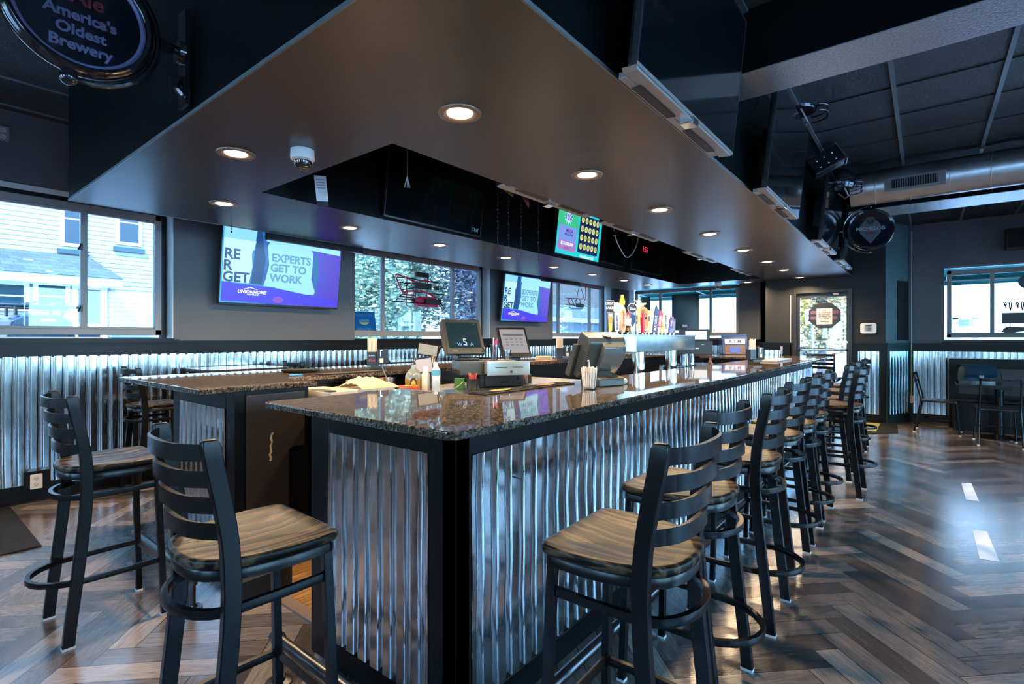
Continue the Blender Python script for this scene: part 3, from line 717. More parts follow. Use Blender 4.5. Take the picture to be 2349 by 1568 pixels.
GS = 'ladder-back stools in a row along the bar'
def put_stool(x, y, rz, label, group=GS):
    Mx = TR(x, y, 0, rz)
    if not used:
        stool0.matrix_world = Mx; stool0['label'] = label; stool0['group'] = group; used.append(1); return stool0
    return dup(stool0, Mx, label, group)
R = math.radians
put_stool(1.378,.665,R(1),'ladder-back stool closest to the camera on the long side of the bar')
put_stool(2.045,.75,R(-1),'ladder-back stool second in the row, half hidden behind the closest one')
put_stool(2.745,.735,R(2),'ladder-back stool third from the camera in the row along the bar')
put_stool(3.50,.77,R(-2),'ladder-back stool fourth from the camera in the row along the bar')
put_stool(4.03,.765,R(1),'ladder-back stool fifth from the camera in the row along the bar')
put_stool(4.60,.775,R(-1),'ladder-back stool last of the close-set six along the bar, before the gap')
put_stool(5.375,.61,R(0),'ladder-back stool pulled out from the bar, first after the gap')
put_stool(5.94,.745,R(2),'ladder-back stool behind the pulled out one, glow of the door beside its post')
put_stool(6.75,.75,R(-2),'ladder-back stool third after the gap in the row')
put_stool(7.60,.745,R(1),'farthest ladder-back stool on the long side of the bar')
put_stool(9.72,1.35,R(92),'ladder-back stool at the far bar end, its rungs against the bright door','stools elsewhere')
put_stool(.70,1.575,R(-92),'ladder-back stool in the left foreground before the bar end with grained glossy seat','stools at the bar ends')
put_stool(.715,3.10,R(-90),'ladder-back stool at the left edge of the picture, its seat bluish in window light','stools at the bar ends')
put_stool(1.58,5.40,R(-90),'ladder-back stool behind the left bar corner in front of the corrugated wall','stools by the windows')
put_stool(3.05,5.38,R(-92),'stool back seen over the left bar, nearer of the two by the wall','stools by the windows')
put_stool(3.88,5.02,R(-88),'stool back seen over the left bar, further right of the two by the wall','stools by the windows')
# high tables by the windows
def htable(x0,x1,y0,y1,label,z=1.06):
    t = thing('high_table', label, 'table', ((x0+x1)/2,(y0+y1)/2,0), group='high tables along the window wall')
    mb = MB(); mb.prism(rrect(x0,x1,y0,y1,.04),z-.035,z); part(t,'table_top',mb,pm('glossy dark tabletop',(.03,.022,.02),.08,0,.3,12),world=True,bevel=.008,smooth=False)
    mb = MB(); mb.cyl(((x0+x1)/2,(y0+y1)/2,.03),((x0+x1)/2,(y0+y1)/2,z-.035),.045,n=16); part(t,'pedestal',mb,M['frame'],smooth=True,world=True)
    mb = MB(); mb.lathe([(.28,0),(.28,.012),(.1,.03),(.05,.05)],((x0+x1)/2,(y0+y1)/2,0),24); part(t,'base',mb,M['frame'],smooth=True,world=True)
htable(1.90,2.66,5.03,5.66,'glossy high table by the wall behind the left bar end')
htable(4.0,4.8,5.05,5.7,'high table by the wall below the neon sign window')
htable(5.9,6.8,5.05,5.7,'high table by the wall, the far one under the second screen')
# ================================================================= DOWNLIGHTS
lens = em('warm led lens', (1,.80,.56), 14); ringm = pm('bronze downlight ring',(.30,.20,.13),.35,.2,.1)
def light_lamp(x, y, z, w=9, spread=2.6):
    L = bpy.data.lights.new('downlight_lamp', 'AREA'); L.shape = 'DISK'; L.size = .13; L.energy = w; L.color = (1,.72,.42); L.spread = spread
    o = bpy.data.objects.new('downlight_lamp', L); COL.objects.link(o); return o
LG = 'recessed downlights in the bar soffit'
def downlight0():
    t = thing('downlight', 'x', 'light', group=LG)
    mb = MB(); mb.lathe([(.098,.0),(.096,-.006),(.084,-.009),(.060,-.004),(.056,.001)],(0,0,0),36); part(t,'trim_ring',mb,ringm,smooth=True)
    mb = MB(); mb.lathe([(.001,-.0095),(.04,-.008),(.057,-.003),(.058,.0)],(0,0,0),28); part(t,'lens',mb,lens,smooth=True)
    return t
DL = downlight0(); first = True
LL = []
nr = ['nearest the camera','second','third','fourth','fifth','sixth','seventh','eighth']
for k, x in enumerate((1.66,2.78,3.90,5.11,6.30,7.44,8.50,9.70)):
    LL.append((x,1.636,'round ceiling downlight over the stool side, '+('the big one closest to the camera' if k==0 else nr[k]+' from the camera')))
for k, x in enumerate((1.66,2.75,3.87,5.0,6.08,7.17,8.27,9.25)):
    LL.append((x,4.12,'round ceiling downlight on the window side of the soffit, '+nr[k]+' from the camera'))
LL.append((1.252,2.95,'round ceiling downlight to the left of the dome camera'))
LL.append((9.92,2.50,'round ceiling downlight in front of the far wall pier'))
for x, y, lab in LL:
    if first: o = DL; o.matrix_world = TR(x,y,SZ); o['label'] = lab; first = False
    else: o = dup(DL, TR(x,y,SZ), lab)
    l = light_lamp(x,y,SZ); l.parent = o; l.location = (0,0,-.0115)
# dome cameras
def dome(x,y,label,s=1):
    t = thing('dome_camera', label, 'camera', (x,y,SZ), group='dome cameras on the soffit')
    mb = MB(); mb.lathe([(.060*s,0),(.062*s,-.045*s),(.060*s,-.052*s),(.048*s,-.060*s),(.044*s,-.06*s)],(0,0,0),28); part(t,'housing',mb,M['white'],smooth=True)
    mb = MB(); mb.lathe([(.047*s,-.058*s),(.046*s,-.075*s),(.038*s,-.092*s),(.022*s,-.103*s),(.001,-.106*s)],(0,0,0),24); part(t,'dome_cover',mb,pm('smoked dome plastic',(.03,.02,.012),.04,0,.4,40,spec=.9),smooth=True)
dome(1.455,2.62,'white dome security camera under the soffit beside the well corner'); dome(9.78,2.98,'grey dome security camera at the far end of the soffit',.95)
# ================================================================= TELEVISIONS
def tv(label, o, xd, tilt, w, h, scr=None, group=None, bottom=False, lab2=None, foot=True):
    """o: bottom left corner of the screen as seen from its front; xd: direction to the right"""
    xd = Vector(xd).normalized(); nrm = xd.cross(Vector((0,0,1)))
    up = (Vector((0,0,1))*math.cos(tilt)+nrm*math.sin(tilt)).normalized()
    t = thing('television', label, 'television', M=frame(o, xd, up), group=group)
    mb = MB(); mb.prism(rect(0,w,0,h),-.035,0); part(t,'housing',mb,M['black'],bevel=.004)
    mb = MB(); mb.prism(rect(.008,w-.008,.014,h-.008),-.001,.0025); s = part(t,'screen',mb,scr or M['off'])
    if foot:
        mb = MB(); mb.prism(rect(w*.25,w*.75,h*.2,h*.8),-.075,-.035); part(t,'rear_cover',mb,M['black'],bevel=.01)
        mb = MB(); mb.prism(rect(w*.35,w*.65,h*.3,h*.75),-.16,-.075); part(t,'wall_mount',mb,M['iron'])
    mb = MB(); mb.prism(rect(.0,w,-.002,.012),-.02,.004); part(t,'bottom_edge',mb,M['silver'] if bottom else pm('dark silver edge',(.30,.31,.33),.25,.7))
    mb = MB(); mb.prism(rect(-.003,.006,0,h),-.02,.0035); mb.prism(rect(w-.006,w+.003,0,h),-.02,.0035); mb.prism(rect(0,w,h-.006,h+.002),-.02,.0035); part(t,'bezel',mb,pm('thin bezel edge',(.10,.11,.12),.2,.6))
    if bottom:
        sil = M['silver']
        mb = MB(); mb.prism([(0,0),(w,0),(w,-.0),(w-.02,-.012),(.02,-.012)],-.06,0)
        mb.prism(rect(.05,w-.05,-.014,.01),-.095,-.06); part(t,'speaker_bar',mb,sil,'silver grey lower speaker strip',bevel=.003)
        for a,b_ in ((.12,.42),(.58,.88)):
            mb = MB(); mb.prism(rect(w*a,w*b_,-.0165,-.013),-.085,-.045); part(t,'speaker_grille',mb,M['ink'])
        mb = MB(); mb.prism(rect(w*.47,w*.53,-.03,0),-.05,.012); part(t,'sensor_bump',mb,M['chrome'],bevel=.003)
    return t, s
# --- the two lit advertising screens
def ad_screen_mat():
    t = NT('advert picture'); sp = t.n('ShaderNodeSeparateXYZ'); t.set(sp.inputs[0], t.co('Object'))
    x, y = sp.outputs[0], sp.outputs[1]; n = t.noise(t.co('Object'), 2.2, 3, .5, .8)
    f = t.mt('ADD', t.mt('MULTIPLY', x, .55), t.mt('MULTIPLY', n, .35))
    c = t.ramp(f, [(.15,(.05,.45,.80)),(.42,(.02,.10,.45)),(.6,(.06,.07,.75)),(1,(.12,.05,.55))])
    t.fin((.01,.01,.01),.25); t.set(t.b.inputs['Emission Color'], c); t.b.inputs['Emission Strength'].default_value = SCR; return t.m
ADM = ad_screen_mat()
def ad_art(t, w, h, k=1.0, full=True):
    lb_ = em('screen light blue', (.30,.75,.98), 1.0); pb = em('screen pillow blue', (.36,.83,1), 1.0); p2 = em('screen pale pillow', (.55,.90,1), 1.0)
    db = em('screen navy', (.02,.09,.30), .8); vb = em('screen violet blue', (.07,.05,.85), 1.0); tb = em('screen text blue', (.12,.36,.58), 1.0)
    gr = em('screen teal', (.05,.55,.5), .9); wh = em('screen white', (.9,.95,1), 1.1); dv = em('screen shadow blue', (.03,.22,.55), .8); mg = em('screen magenta glow', (.30,.10,.70), .9)
    def A(name, pts, m, z): flat(t, name, [(x*w, y*h) for x, y in pts], m, z)
    A('picture_shape', [(.01,.74),(.24,.72),(.25,.985),(.01,.985)], lb_, .0032)
    A('picture_shape', [(.01,.27),(.21,.27),(.23,.5),(.22,.66),(.25,.84),(.01,.84)], p2, .0036)
    A('picture_shape', [(.225,.27),(.31,.27),(.33,.6),(.29,.985),(.255,.985),(.25,.84),(.235,.5)], db, .0034)
    A('picture_shape', [(.33,.985),(.33,.86),(.99,.80),(.99,.985)], pb, .0034)
    A('picture_shape', [(.31,.17),(.76,.17),(.77,.22),(.73,.40),(.735,.78),(.70,.86),(.55,.84),(.36,.87),(.34,.80),(.36,.55),(.34,.36)], pb, .0038)
    A('picture_shape', [(.775,.2),(.80,.5),(.775,.78),(.75,.80),(.735,.6),(.74,.40)], dv, .0037)
    A('picture_shape', [(.01,.02),(.99,.02),(.99,.10),(.42,.235),(.01,.27)], vb, .0040)
    A('picture_shape', [(.01,.27),(.42,.235),(.42,.242),(.01,.28)], gr, .0041)
    A('picture_shape', ell(.45,.07,.045,.045,20), mg, .0042)
    def T(s, size, m, x, y, al='LEFT', **kw): text(t, s, size*h, m, x*w, y*h, .0046, al, name='screen_text', bold=.004, **kw)
    T('RE',.185,db,.015,.635); T('R',.185,db,.012,.485); T('GET',.185,db,.012,.335)
    T('EXPERTS',.15,tb,.375,.65); T('GET TO',.15,tb,.37,.51); T('WORK',.15,tb,.37,.37)
    text(t,'UNIONHOME',.062*h,wh,.125*w,.155*h,.0046,'LEFT',name='screen_text',shear=.25,bold=.0015); text(t,'MORTGAGE',.028*h,wh,.20*w,.118*h,.0046,'LEFT',name='screen_text',bold=.0006)
    A('screen_mark', [(.17,.185),(.225,.21),(.28,.185),(.28,.192),(.225,.222),(.17,.192)], wh, .0044)
Y1b = 5.66
a1 = thing('television','large lit television on the left wall showing a blue advert, larger of the two','television', M=frame((2.235,Y1b,1.725),(1,0,0),(0,-.13,1)), group='lit advert televisions on the window wall')
def build_tv(t, w, h, scr, foot=True):
    mb = MB(); mb.prism(rect(-.008,w+.008,-.014,h+.008),-.035,0); part(t,'housing',mb,M['black'],bevel=.004)
    mb = MB(); mb.prism(rect(0,w,0,h),-.001,.0025); part(t,'screen',mb,scr)
    mb = MB(); mb.prism(rect(w*.3,w*.7,h*.25,h*.8),-.10,-.035); part(t,'wall_mount',mb,M['iron'])
    mb = MB(); mb.prism(rect(-.008,w+.008,-.018,-.012),-.02,.003); part(t,'bottom_edge',mb,pm('dark silver edge',(.08,.08,.09),.25,.6))
build_tv(a1,1.36,.79,ADM); ad_art(a1,1.36,.79)
a2 = thing('television','smaller looking lit television between the second and third windows, same blue advert','television', M=frame((6.74,Y1b,1.655),(1,0,0),(0,-.13,1)), group='lit advert televisions on the window wall')
build_tv(a2,1.36,.80,ADM); ad_art(a2,1.36,.80)
# --- outer right face of the soffit: four dark screens over the stools
GT = 'dark televisions along the stool side of the soffit'
for k,(x,w,lab) in enumerate(((1.70,1.16,'large switched-off television, nearest of the four over the stools'),(3.62,1.08,'switched-off television over the stools, second from the camera, duct mirrored in it'),(5.87,1.12,'switched-off television over the stools, third, beside the round hanging sign'),(7.55,1.05,'switched-off television over the stools, small and farthest'))):
    tv(lab,(x,.80,2.325),(1,0,0),R(6),w,.68,group=GT,bottom=True)
# long grey light-strip like batten under the first one
mb = MB(); mb.box(1.95,2.85,.925,.9385,SZ+.012,SZ+.03); solo('cable_cover', mb, M['silver'], 'thin silver strip along the soffit edge below the nearest dark television', 'strip', bevel=.002)
# --- in the well: left face, screens facing the camera side
ken = em('lottery teal', (.02,.62,.68), 1.05)
GW = 'televisions inside the soffit well'
tv('large switched-off television in the soffit well, left of the hanging chains',(2.71,3.565,2.385),(1,0,0),R(7),1.20,.66,group=GW)
kt, ks = tv('lit teal lottery television in the soffit well showing numbered balls',(5.27,3.565,2.40),(1,0,0),R(7),1.09,.62,ken,group=GW)
def keno(t, w, h):
    gr = em('lottery green', (.05,.62,.30), .9); nv = em('lottery navy', (.01,.03,.12), .7); yl = em('lottery ball yellow', (.72,.78,.30), 1.0)
    wh = em('screen white', (.9,.95,1), 1.1); bl = em('lottery panel blue', (.22,.35,.85), .95); pu = em('lottery panel violet', (.42,.25,.65), .9); inkm = em('lottery ink', (.02,.03,.03), .5); la = em('lottery burst', (.55,.70,1), 1.0)
    def A(n, pts, m, z): flat(t, n, [(x*w, y*h) for x, y in pts], m, z)
    A('screen_panel', [(.01,.55),(.44,.50),(.43,.985),(.01,.985)], gr, .0032)
    A('screen_panel', [(x, y) for x, y in rrect(.47,.94,.13,.92,.02)], nv, .0034)
    A('screen_panel', rrect(.04,.42,.10,.33,.03), pu, .0034); A('screen_panel', rrect(.04,.42,.30,.60,.03), bl, .0036)
    st = []
    for i in range(24):
        r_ = .10 if i % 2 == 0 else .055
        st.append((.22+r_*math.cos(i*PI/12), .77+r_*1.5*math.sin(i*PI/12)))
    A('starburst', st, la, .0036)
    for j,row in enumerate((('1','2','14','16','19'),('24','25','26','33','34'),('37','39','43','44','54'),('58','60','65','66','70'))):
        for i,s in enumerate(row):
            cx, cy = .535+i*.088, .82-j*.185
            b_ = flat(t,'ball',[(x*w,y*h) for x,y in ell(cx,cy,.034,.066,20)],yl,.0040)
            text(b_,s,.085*h,inkm,cx*w,cy*h,.0048,name='ball_number')
    def T(s,size,m,x,y,**k): text(t,s,size*h,m,x*w,y*h,.0048,name='screen_text',bold=.001,**k)
    T('10X',.16,em('lottery blue ink',(.05,.10,.5),.8),.22,.77); T('MEGA',.10,em('lottery purple ink',(.20,.05,.40),.7),.26,.50); T('MILLIONS',.07,em('lottery blue ink',(.05,.10,.5),.8),.25,.43)
    T('$133,000,000',.085,wh,.23,.24); T('JACKPOT',.05,em('lottery red ink',(.5,.08,.25),.8),.23,.15); T('Next Draw: 1:51',.085,wh,.70,.06)
keno(kt,1.09,.62)
tv('switched-off television in the soffit well right of the lottery screen',(6.42,3.565,2.43),(1,0,0),R(4),.72,.45,group=GW)
rt, rs_ = tv('dark television in the soffit well with small red digits',(7.40,3.565,2.42),(1,0,0),R(6),1.15,.50,group=GW)
text(rt,'1:55',.12,em('red led digits',(1,.05,.08),1.2),.42,.36,.004,name='red_digits')
text([o for o in bpy.data.objects if o.parent is None and o.name.startswith('television') and 'chains' in o.get('label','')][0],'TNT',.05,em('channel mark',(.15,.5,.7),.4),1.12,.06,.004,name='channel_mark')
# on the right face of the well: only their undersides show
for k,(x,w,lab) in enumerate(((2.62,1.15,'television hanging in the well left of the lottery screen, silver underside showing'),(4.02,1.15,'television hanging in the well above the lottery screen, silver underside showing'),(6.0,1.1,'television in the well over the beer tower, slotted silver underside showing'),(7.9,1.0,'farthest television in the well, slotted silver underside showing'))):
    tv(lab,(x+w,2.235,2.372),(-1,0,0),R(5),w,.66,group='televisions on the near face of the well',bottom=True)
# on the outer left face of the soffit: dark screens, bottom edges below the soffit
for k,(p,q,lab) in enumerate((((612,533),(832,575),'black television on the window side of the soffit, above the big lit screen'),((1243,630),(1330,647),'black television on the window side of the soffit, right of the second lit screen'))):
    A_, B_ = P(*p,Y=4.98), P(*q,Y=4.98)
    tv(lab,(B_.x,5.0,SZ-.055),(-1,0,0),R(4),B_.x-A_.x,.7,group='televisions on the window side of the soffit')
# ================================================================= THINGS HANGING AT THE SOFFIT
def chain(label, x, y, z0, z1, name='bead_chain', r=.006):
    t = thing(name, label, 'chain', (x,y,z1), group='black bead chains hanging in the well')
    mb = MB(); n = int((z1-z0)/.035)
    for k in range(n):
        z = z1-k*.035; mb.sphere((x+.004*math.sin(k*2.1),y+.004*math.cos(k*1.7),z),r*(1.3 if k%3==0 else .9),6,4,(1,1,1.6))
    part(t,'beads',mb,M['black'],world=True,kind='stuff'); mb = MB(); mb.cyl((x,y,z0),(x,y,ZC-.3),.0018,n=5); part(t,'string',mb,M['black'],world=True)
    mb = MB(); 
    for k in range(0,n,3): mb.sphere((x+.008,y,z1-k*.035),.004,6,4)
    part(t,'clear_beads',mb,M['silver'],world=True,kind='stuff')
for k,(px,y1,y0) in enumerate(((1142,560,590),(1167,560,590),(1196,0,594),(1235,0,605))):
    p = P(px,y0,Y=3.05); chain('black bead chain, %s of the four hanging in the well'%('leftmost','second from left','third from left','rightmost')[k],p.x,3.05,p.z,2.95)
mb = MB(); a = P(1148,425,Y=2.35); mb.prism([(0,0),(.16,-.03),(.10,-.13),(-.02,-.10)],0,.004,frame((a.x,2.32,2.50),(1,0,0),(0,0,1))); solo('pennant', mb, pm('olive cloth',(.20,.17,.04),.8), 'small olive pennant hanging at the edge of the well', 'pennant')
mb = MB(); mb.prism([(0,0),(.14,-.02),(.12,-.14),(.05,-.08)],0,.004,frame((a.x+.17,2.32,2.47),(1,0,0),(0,0,1))); solo('pennant', mb, pm('dark red cloth',(.16,.02,.02),.8), 'small dark red pennant beside the olive one', 'pennant')
t = thing('pull_cord','frayed pale tassel on a string before the large dark screen','cord',(2.4,2.8,2.5))
p = P(934,412,Y=2.6); mb = MB(); mb.cyl((p.x,2.6,p.z),(p.x,2.6,ZC-.2),.0015,n=5); part(t,'string',mb,M['silver'],world=True)
mb = MB()
for k in range(9): mb.cyl((p.x,2.6,p.z+.02),(p.x+.02*math.cos(k*2.4),2.6+.02*math.sin(k*2.4),p.z-.05),.0025,.0006,5)
part(t,'tassel',mb,pm('frayed white yarn',(.5,.5,.5),.8),world=True)
t = thing('loose_cable','pale loose cable looping down in the well beside the red digits','cable',(6,2.3,2.3))
p0, p1, p2 = P(1410,535,Y=2.6), P(1440,590,Y=2.6), P(1468,520,Y=2.6)
mb = MB(); mb.tube(spline([(p0.x,2.6,SZ+.3),(p0.x,2.6,p0.z),(p0.x*.6+p1.x*.4,2.6,p0.z*.35+p1.z*.65),tuple(p1),(p2.x*.7+p1.x*.3,2.6,p1.z*.6+p2.z*.4),tuple(p2),(p2.x,2.6,SZ+.4)],5),.006,6); part(t,'cable',mb,M['silver'],smooth=True,world=True)
mb = MB(); mb.box(p0.x-.012,p0.x+.012,2.58,2.62,p0.z-.03,p0.z+.02); part(t,'connector',mb,M['chrome'],world=True,bevel=.003)
# cards clipped on the near well face (paper tags)
t = thing('paper_tag','white card clipped crooked at the corner of the soffit well','tag', M=frame((2.0,3.42,2.40),(.97,-.2,.12),(-.16,0,1)))
mb = MB(); mb.box(0,.085,-.06,.12,0,.002); part(t,'card',mb,M['print']); mb = MB(); mb.box(0,.085,-.095,-.06,0,.002); part(t,'dark_flap',mb,M['ink'])
mb = MB(); [mb.box(.012,.07,.09-k*.02,.096-k*.02,.002,.0026) for k in range(4)]; part(t,'print_lines',mb,M['silver'])
t = thing('paper_tag','white printed label behind the dome camera','tag', M=frame((1.705,3.36,2.375),(0,-1,0),(0,0,1)))
mb = MB(); mb.box(0,.16,0,.09,0,.002); part(t,'card',mb,M['print']); mb = MB(); [mb.box(.015+.03*k,.035+.03*k,.03,.042,.002,.0026) for k in range(4)]; mb.box(.02,.14,.012,.018,.002,.0026); part(t,'print_lines',mb,M['ink'])
mb = MB()
for (x,y) in ((2.3,4.93),(3.7,4.93),(5.1,4.93),(4.2,.93),(2.6,.93),(7.6,4.93)):
    pass
# hooks and dangling stubs under the soffit
for k,(px,py) in enumerate(((531,531),(609,547),(921,560),(1197,617))):
    p = P(px,py,Y=4.86); mb = MB(); mb.cyl((p.x,4.86,SZ),(p.x,4.86,SZ-.05),.0025,n=6); mb.sphere((p.x,4.86,SZ-.058),.009,8,6); solo('ceiling_hook', mb, M['black'], 'small black hook under the window edge of the soffit, %s from the left'%('first','second','third','fourth')[k], 'hook')
# black ducting pipe along the wall head over the windows
t = thing('curtain_rail','black rail on the wall above the second window','rail',(5,5.75,2.6))
mb = MB(); mb.cyl((3.98,5.74,2.60),(6.1,5.74,2.60),.012,n=10); part(t,'rod',mb,M['black'],smooth=True,world=True)
mb = MB(); mb.tube([(6.1,5.74,2.60),(6.16,5.74,2.60),(6.17,5.76,2.56),(6.12,5.78,2.55)],.014,8); mb.box(6.0,6.02,5.74,5.8,2.59,2.61); mb.box(4.0,4.02,5.74,5.8,2.59,2.61); part(t,'bracket',mb,M['black'],world=True)
# ---- big round brewery sign, upper left
t = thing('pub_sign','big round black beer sign with blackletter words hanging from the soffit at top left','sign',M=frame((.515,2.60,2.63),(1,0,0),(0,0,1)) @ Matrix.Scale(.92,4))
nz = Matrix()
mb = MB(); mb.lathe([(.232,-.04),(.245,-.045),(.262,-.03),(.268,0),(.262,.03),(.245,.045),(.232,.04)],(0,0,0),56,caps=False); part(t,'outer_rim',mb,pm('glossy black enamel',(.012,.012,.016),.12,0,.1,spec=.8),smooth=True)
mb = MB(); mb.lathe([(.232,.02),(.222,.026),(.214,.020),(.212,.012)],(0,0,0),56,caps=False); part(t,'inner_rim',mb,pm('lavender enamel ring',(.20,.20,.36),.3),smooth=True)
mb = MB(); mb.prism(ell(0,0,.214,.214,48),-.012,.014); part(t,'face',mb,pm('black sign face',(.006,.007,.012),.08,0,.2,spec=.7))
lv = pm('lavender lettering',(.14,.14,.27),.5)
for s,y,sz in (('America\'s',-.02,.062),('Oldest',-.085,.062),('Brewery',-.148,.062)): text(t,s,sz,lv,.0,y,.016,bold=.0022,name='lettering')
text(t,'Ale',.085,pm('red lettering',(.2,.02,.03),.5),.02,.06,.016,bold=.002)
mb = MB(); mb.tube([(.287*math.cos(a*PI/24), .287*math.sin(a*PI/24),0) for a in range(-13,14)],.013,8); part(t,'bracket_arc',mb,pm('glossy black enamel',(.012,.012,.016),.12),smooth=True)
mb = MB(); mb.sphere((-.04,-.285,0),.034,18,12); mb.cyl((-.04,-.285,0),(-.035,-.25,0),.012); part(t,'finial_ball',mb,pm('glossy black enamel',(.012,.012,.016),.12),smooth=True)
mb = MB(); mb.cyl((.29,0,0),(.38,0,0),.03,.02,16); mb.lathe([(.02,.0),(.05,.005),(.055,.03),(.04,.04)],(.36,0,0),24,Matrix.Rotation(PI/2,3,'Y')); part(t,'wall_arm',mb,pm('glossy black enamel',(.012,.012,.016),.12),smooth=True)
mb = MB(); mb.tube(spline([(.385,-.12,0),(.36,-.17,0),(.39,-.21,0),(.40,-.25,0)],4),.018,8); mb.prism(rect(.385,.405,-.26,.2),-.05,.05); part(t,'back_plate',mb,pm('glossy black enamel',(.012,.012,.016),.12),smooth=True)
mb = MB(); [mb.sphere((.33,-.14-k*.008,.02),.0022,5,4) for k in range(16)]; part(t,'pull_chain',mb,M['iron'])
# ---- small round sign over the stools
C0 = Vector((7.25,.50,2.61)); nd = Vector((-.93,-.22,-.05)).normalized(); xd = Vector((nd.y*-1,nd.x,0)).normalized()*1
xd = Vector((0,0,1)).cross(nd).normalized()
t = thing('pub_sign','small round black beer sign with shield hanging beside the dark televisions over the stools','sign',M=frame(C0,xd,Vector((0,0,1))))
mb = MB(); mb.lathe([(.205,-.035),(.225,-.04),(.238,-.02),(.24,0),(.238,.02),(.225,.04),(.205,.035)],(0,0,0),48,caps=False); part(t,'outer_rim',mb,pm('polished dark rim',(.10,.12,.13),.10,.9,.1),smooth=True)
mb = MB(); mb.prism(ell(0,0,.21,.21,40),-.02,.026); part(t,'face',mb,pm('black sign face',(.006,.007,.012),.08,0,.2,spec=.7))
g1 = pm('dim grey emblem',(.07,.07,.09),.5)
flat(t,'shield',[(-.10,.05),(-.03,.14),(.03,.14),(.10,.05),(.10,-.04),(0,-.17),(-.10,-.04)],g1,.028)
flat(t,'red_mark',[(-.03,-.04),(0,.0),(.03,-.04),(.02,-.08),(-.02,-.08)],pm('dull red lettering',(.20,.03,.035),.5),.030)
text(t,'MICHELOB',.058,pm('pale sign letters',(.28,.30,.32),.5),0,.005,.031,bold=.0012); text(t,'light',.06,M['ink'],0,-.045,.032,shear=.3,bold=.001)
flat(t,'eagle_mark',[(-.05,.13),(0,.09),(.05,.13),(.03,.07),(0,.05),(-.03,.07)],M['ink'],.030)
mb = MB(); mb.tube([(-.268*math.cos(a*PI/26), .268*math.sin(a*PI/26),0) for a in range(-13,14)],.010,8); mb.sphere((0,.262,0),.018,12,8); mb.sphere((0,-.262,0),.018,12,8); part(t,'bracket_arc',mb,pm('polished dark rim',(.10,.12,.13),.10,.9),smooth=True)
mb = MB(); mb.cyl((-.27,0,0),(-.50,0,0),.014); part(t,'wall_arm',mb,M['iron'],smooth=True)
# ---- football helmets and a hung box behind the televisions
hm = pm('glossy black helmet shell',(.012,.014,.018),.15,0,.2,spec=.8)
def helmet(label,x,y,z,s=1):
    t = thing('football_helmet',label,'helmet',(x,y,z),R(200),group='helmets on the soffit above the televisions')
    mb = MB(); rs = []
    for i in range(9):
        a = -.55+i*(PI/2+.55)/8; rs.append([Vector((.115*s*math.cos(a)*math.cos(b),.135*s*math.cos(a)*math.sin(b)*(1 if math.sin(b)>0 else .9),.125*s*math.sin(a))) for b in [2*PI*j/24 for j in range(24)]])
    mb.rings(rs); part(t,'shell',mb,hm,smooth=True)
    mb = MB()
    for zz in (-.03,-.065,-.1): mb.tube([(.10*s*math.cos(a),.11*s+.07*s*math.sin(a),zz*s) for a in [PI*k/8 for k in range(9)]],.005,6)
    mb.cyl((0,.18*s,-.02*s),(0,.17*s,-.11*s),.005); part(t,'face_guard',mb,M['iron'],smooth=True)
    mb = MB(); mb.tube([(-.1*s,.02,-.08*s),(-.05*s,.06*s,-.14*s),(.05*s,.06*s,-.14*s),(.1*s,.02,-.08*s)],.008,6); part(t,'chin_strap',mb,M['silver'])
for k,(px,py,Y_,X_,lab) in enumerate(((1822,235,.62,4.7,'dark football helmet above the second television over the stools'),(1925,418,.6,6.35,'dark football helmet behind the third television over the stools'))):
    p = P(px,py,X=X_); helmet(lab,p.x,p.y,p.z,1.35-.2*k)
p = P(1893,372,X=5.7)
t = thing('hanging_box','small glossy dark box with chrome edge hung crooked between the second and third television','box',M=frame(p,(.25,-.8,.45),(.1,.45,1)))
mb = MB(); mb.box(-.14,.14,-.09,.09,-.06,.06); part(t,'body',mb,hm,bevel=.008); mb = MB(); mb.box(.135,.15,-.10,.10,-.065,.065); part(t,'chrome_edge',mb,M['chrome'],bevel=.003)
mb = MB(); [mb.sphere((-.07+.07*i,-.04+.07*j,.062),.012,8,6,(1,1,.4)) for i in range(3) for j in range(2)]; part(t,'studs',mb,M['chrome'],smooth=True)
p = P(1722,190,Y=.90); t = thing('loose_cable','thin cable curling from the soffit beside the nearest television','cable',(p.x,.9,p.z))
mb = MB(); mb.tube(spline([(p.x-.05,.93,p.z+.02),(p.x+.04,.90,p.z+.02),(p.x+.12,.88,p.z-.06),(p.x+.12,.92,p.z-.14)],5),.005,6); part(t,'cable',mb,M['silver'],smooth=True,world=True)
t = thing('wall_speaker','black loudspeaker high on the right wall','speaker',(XR-.02,-.98,2.66))
mb = MB(); mb.box(XR-.22,XR-.04,-1.20,-.93,2.66,2.96); part(t,'cabinet',mb,M['black'],world=True,bevel=.01); mb = MB(); mb.box(XR-.225,XR-.218,-1.18,-.95,2.68,2.94); part(t,'grille',mb,M['rubber'],world=True); mb = MB(); mb.box(XR-.05,XR,-1.09,-1.04,2.78,2.84); part(t,'bracket',mb,M['iron'],world=True)
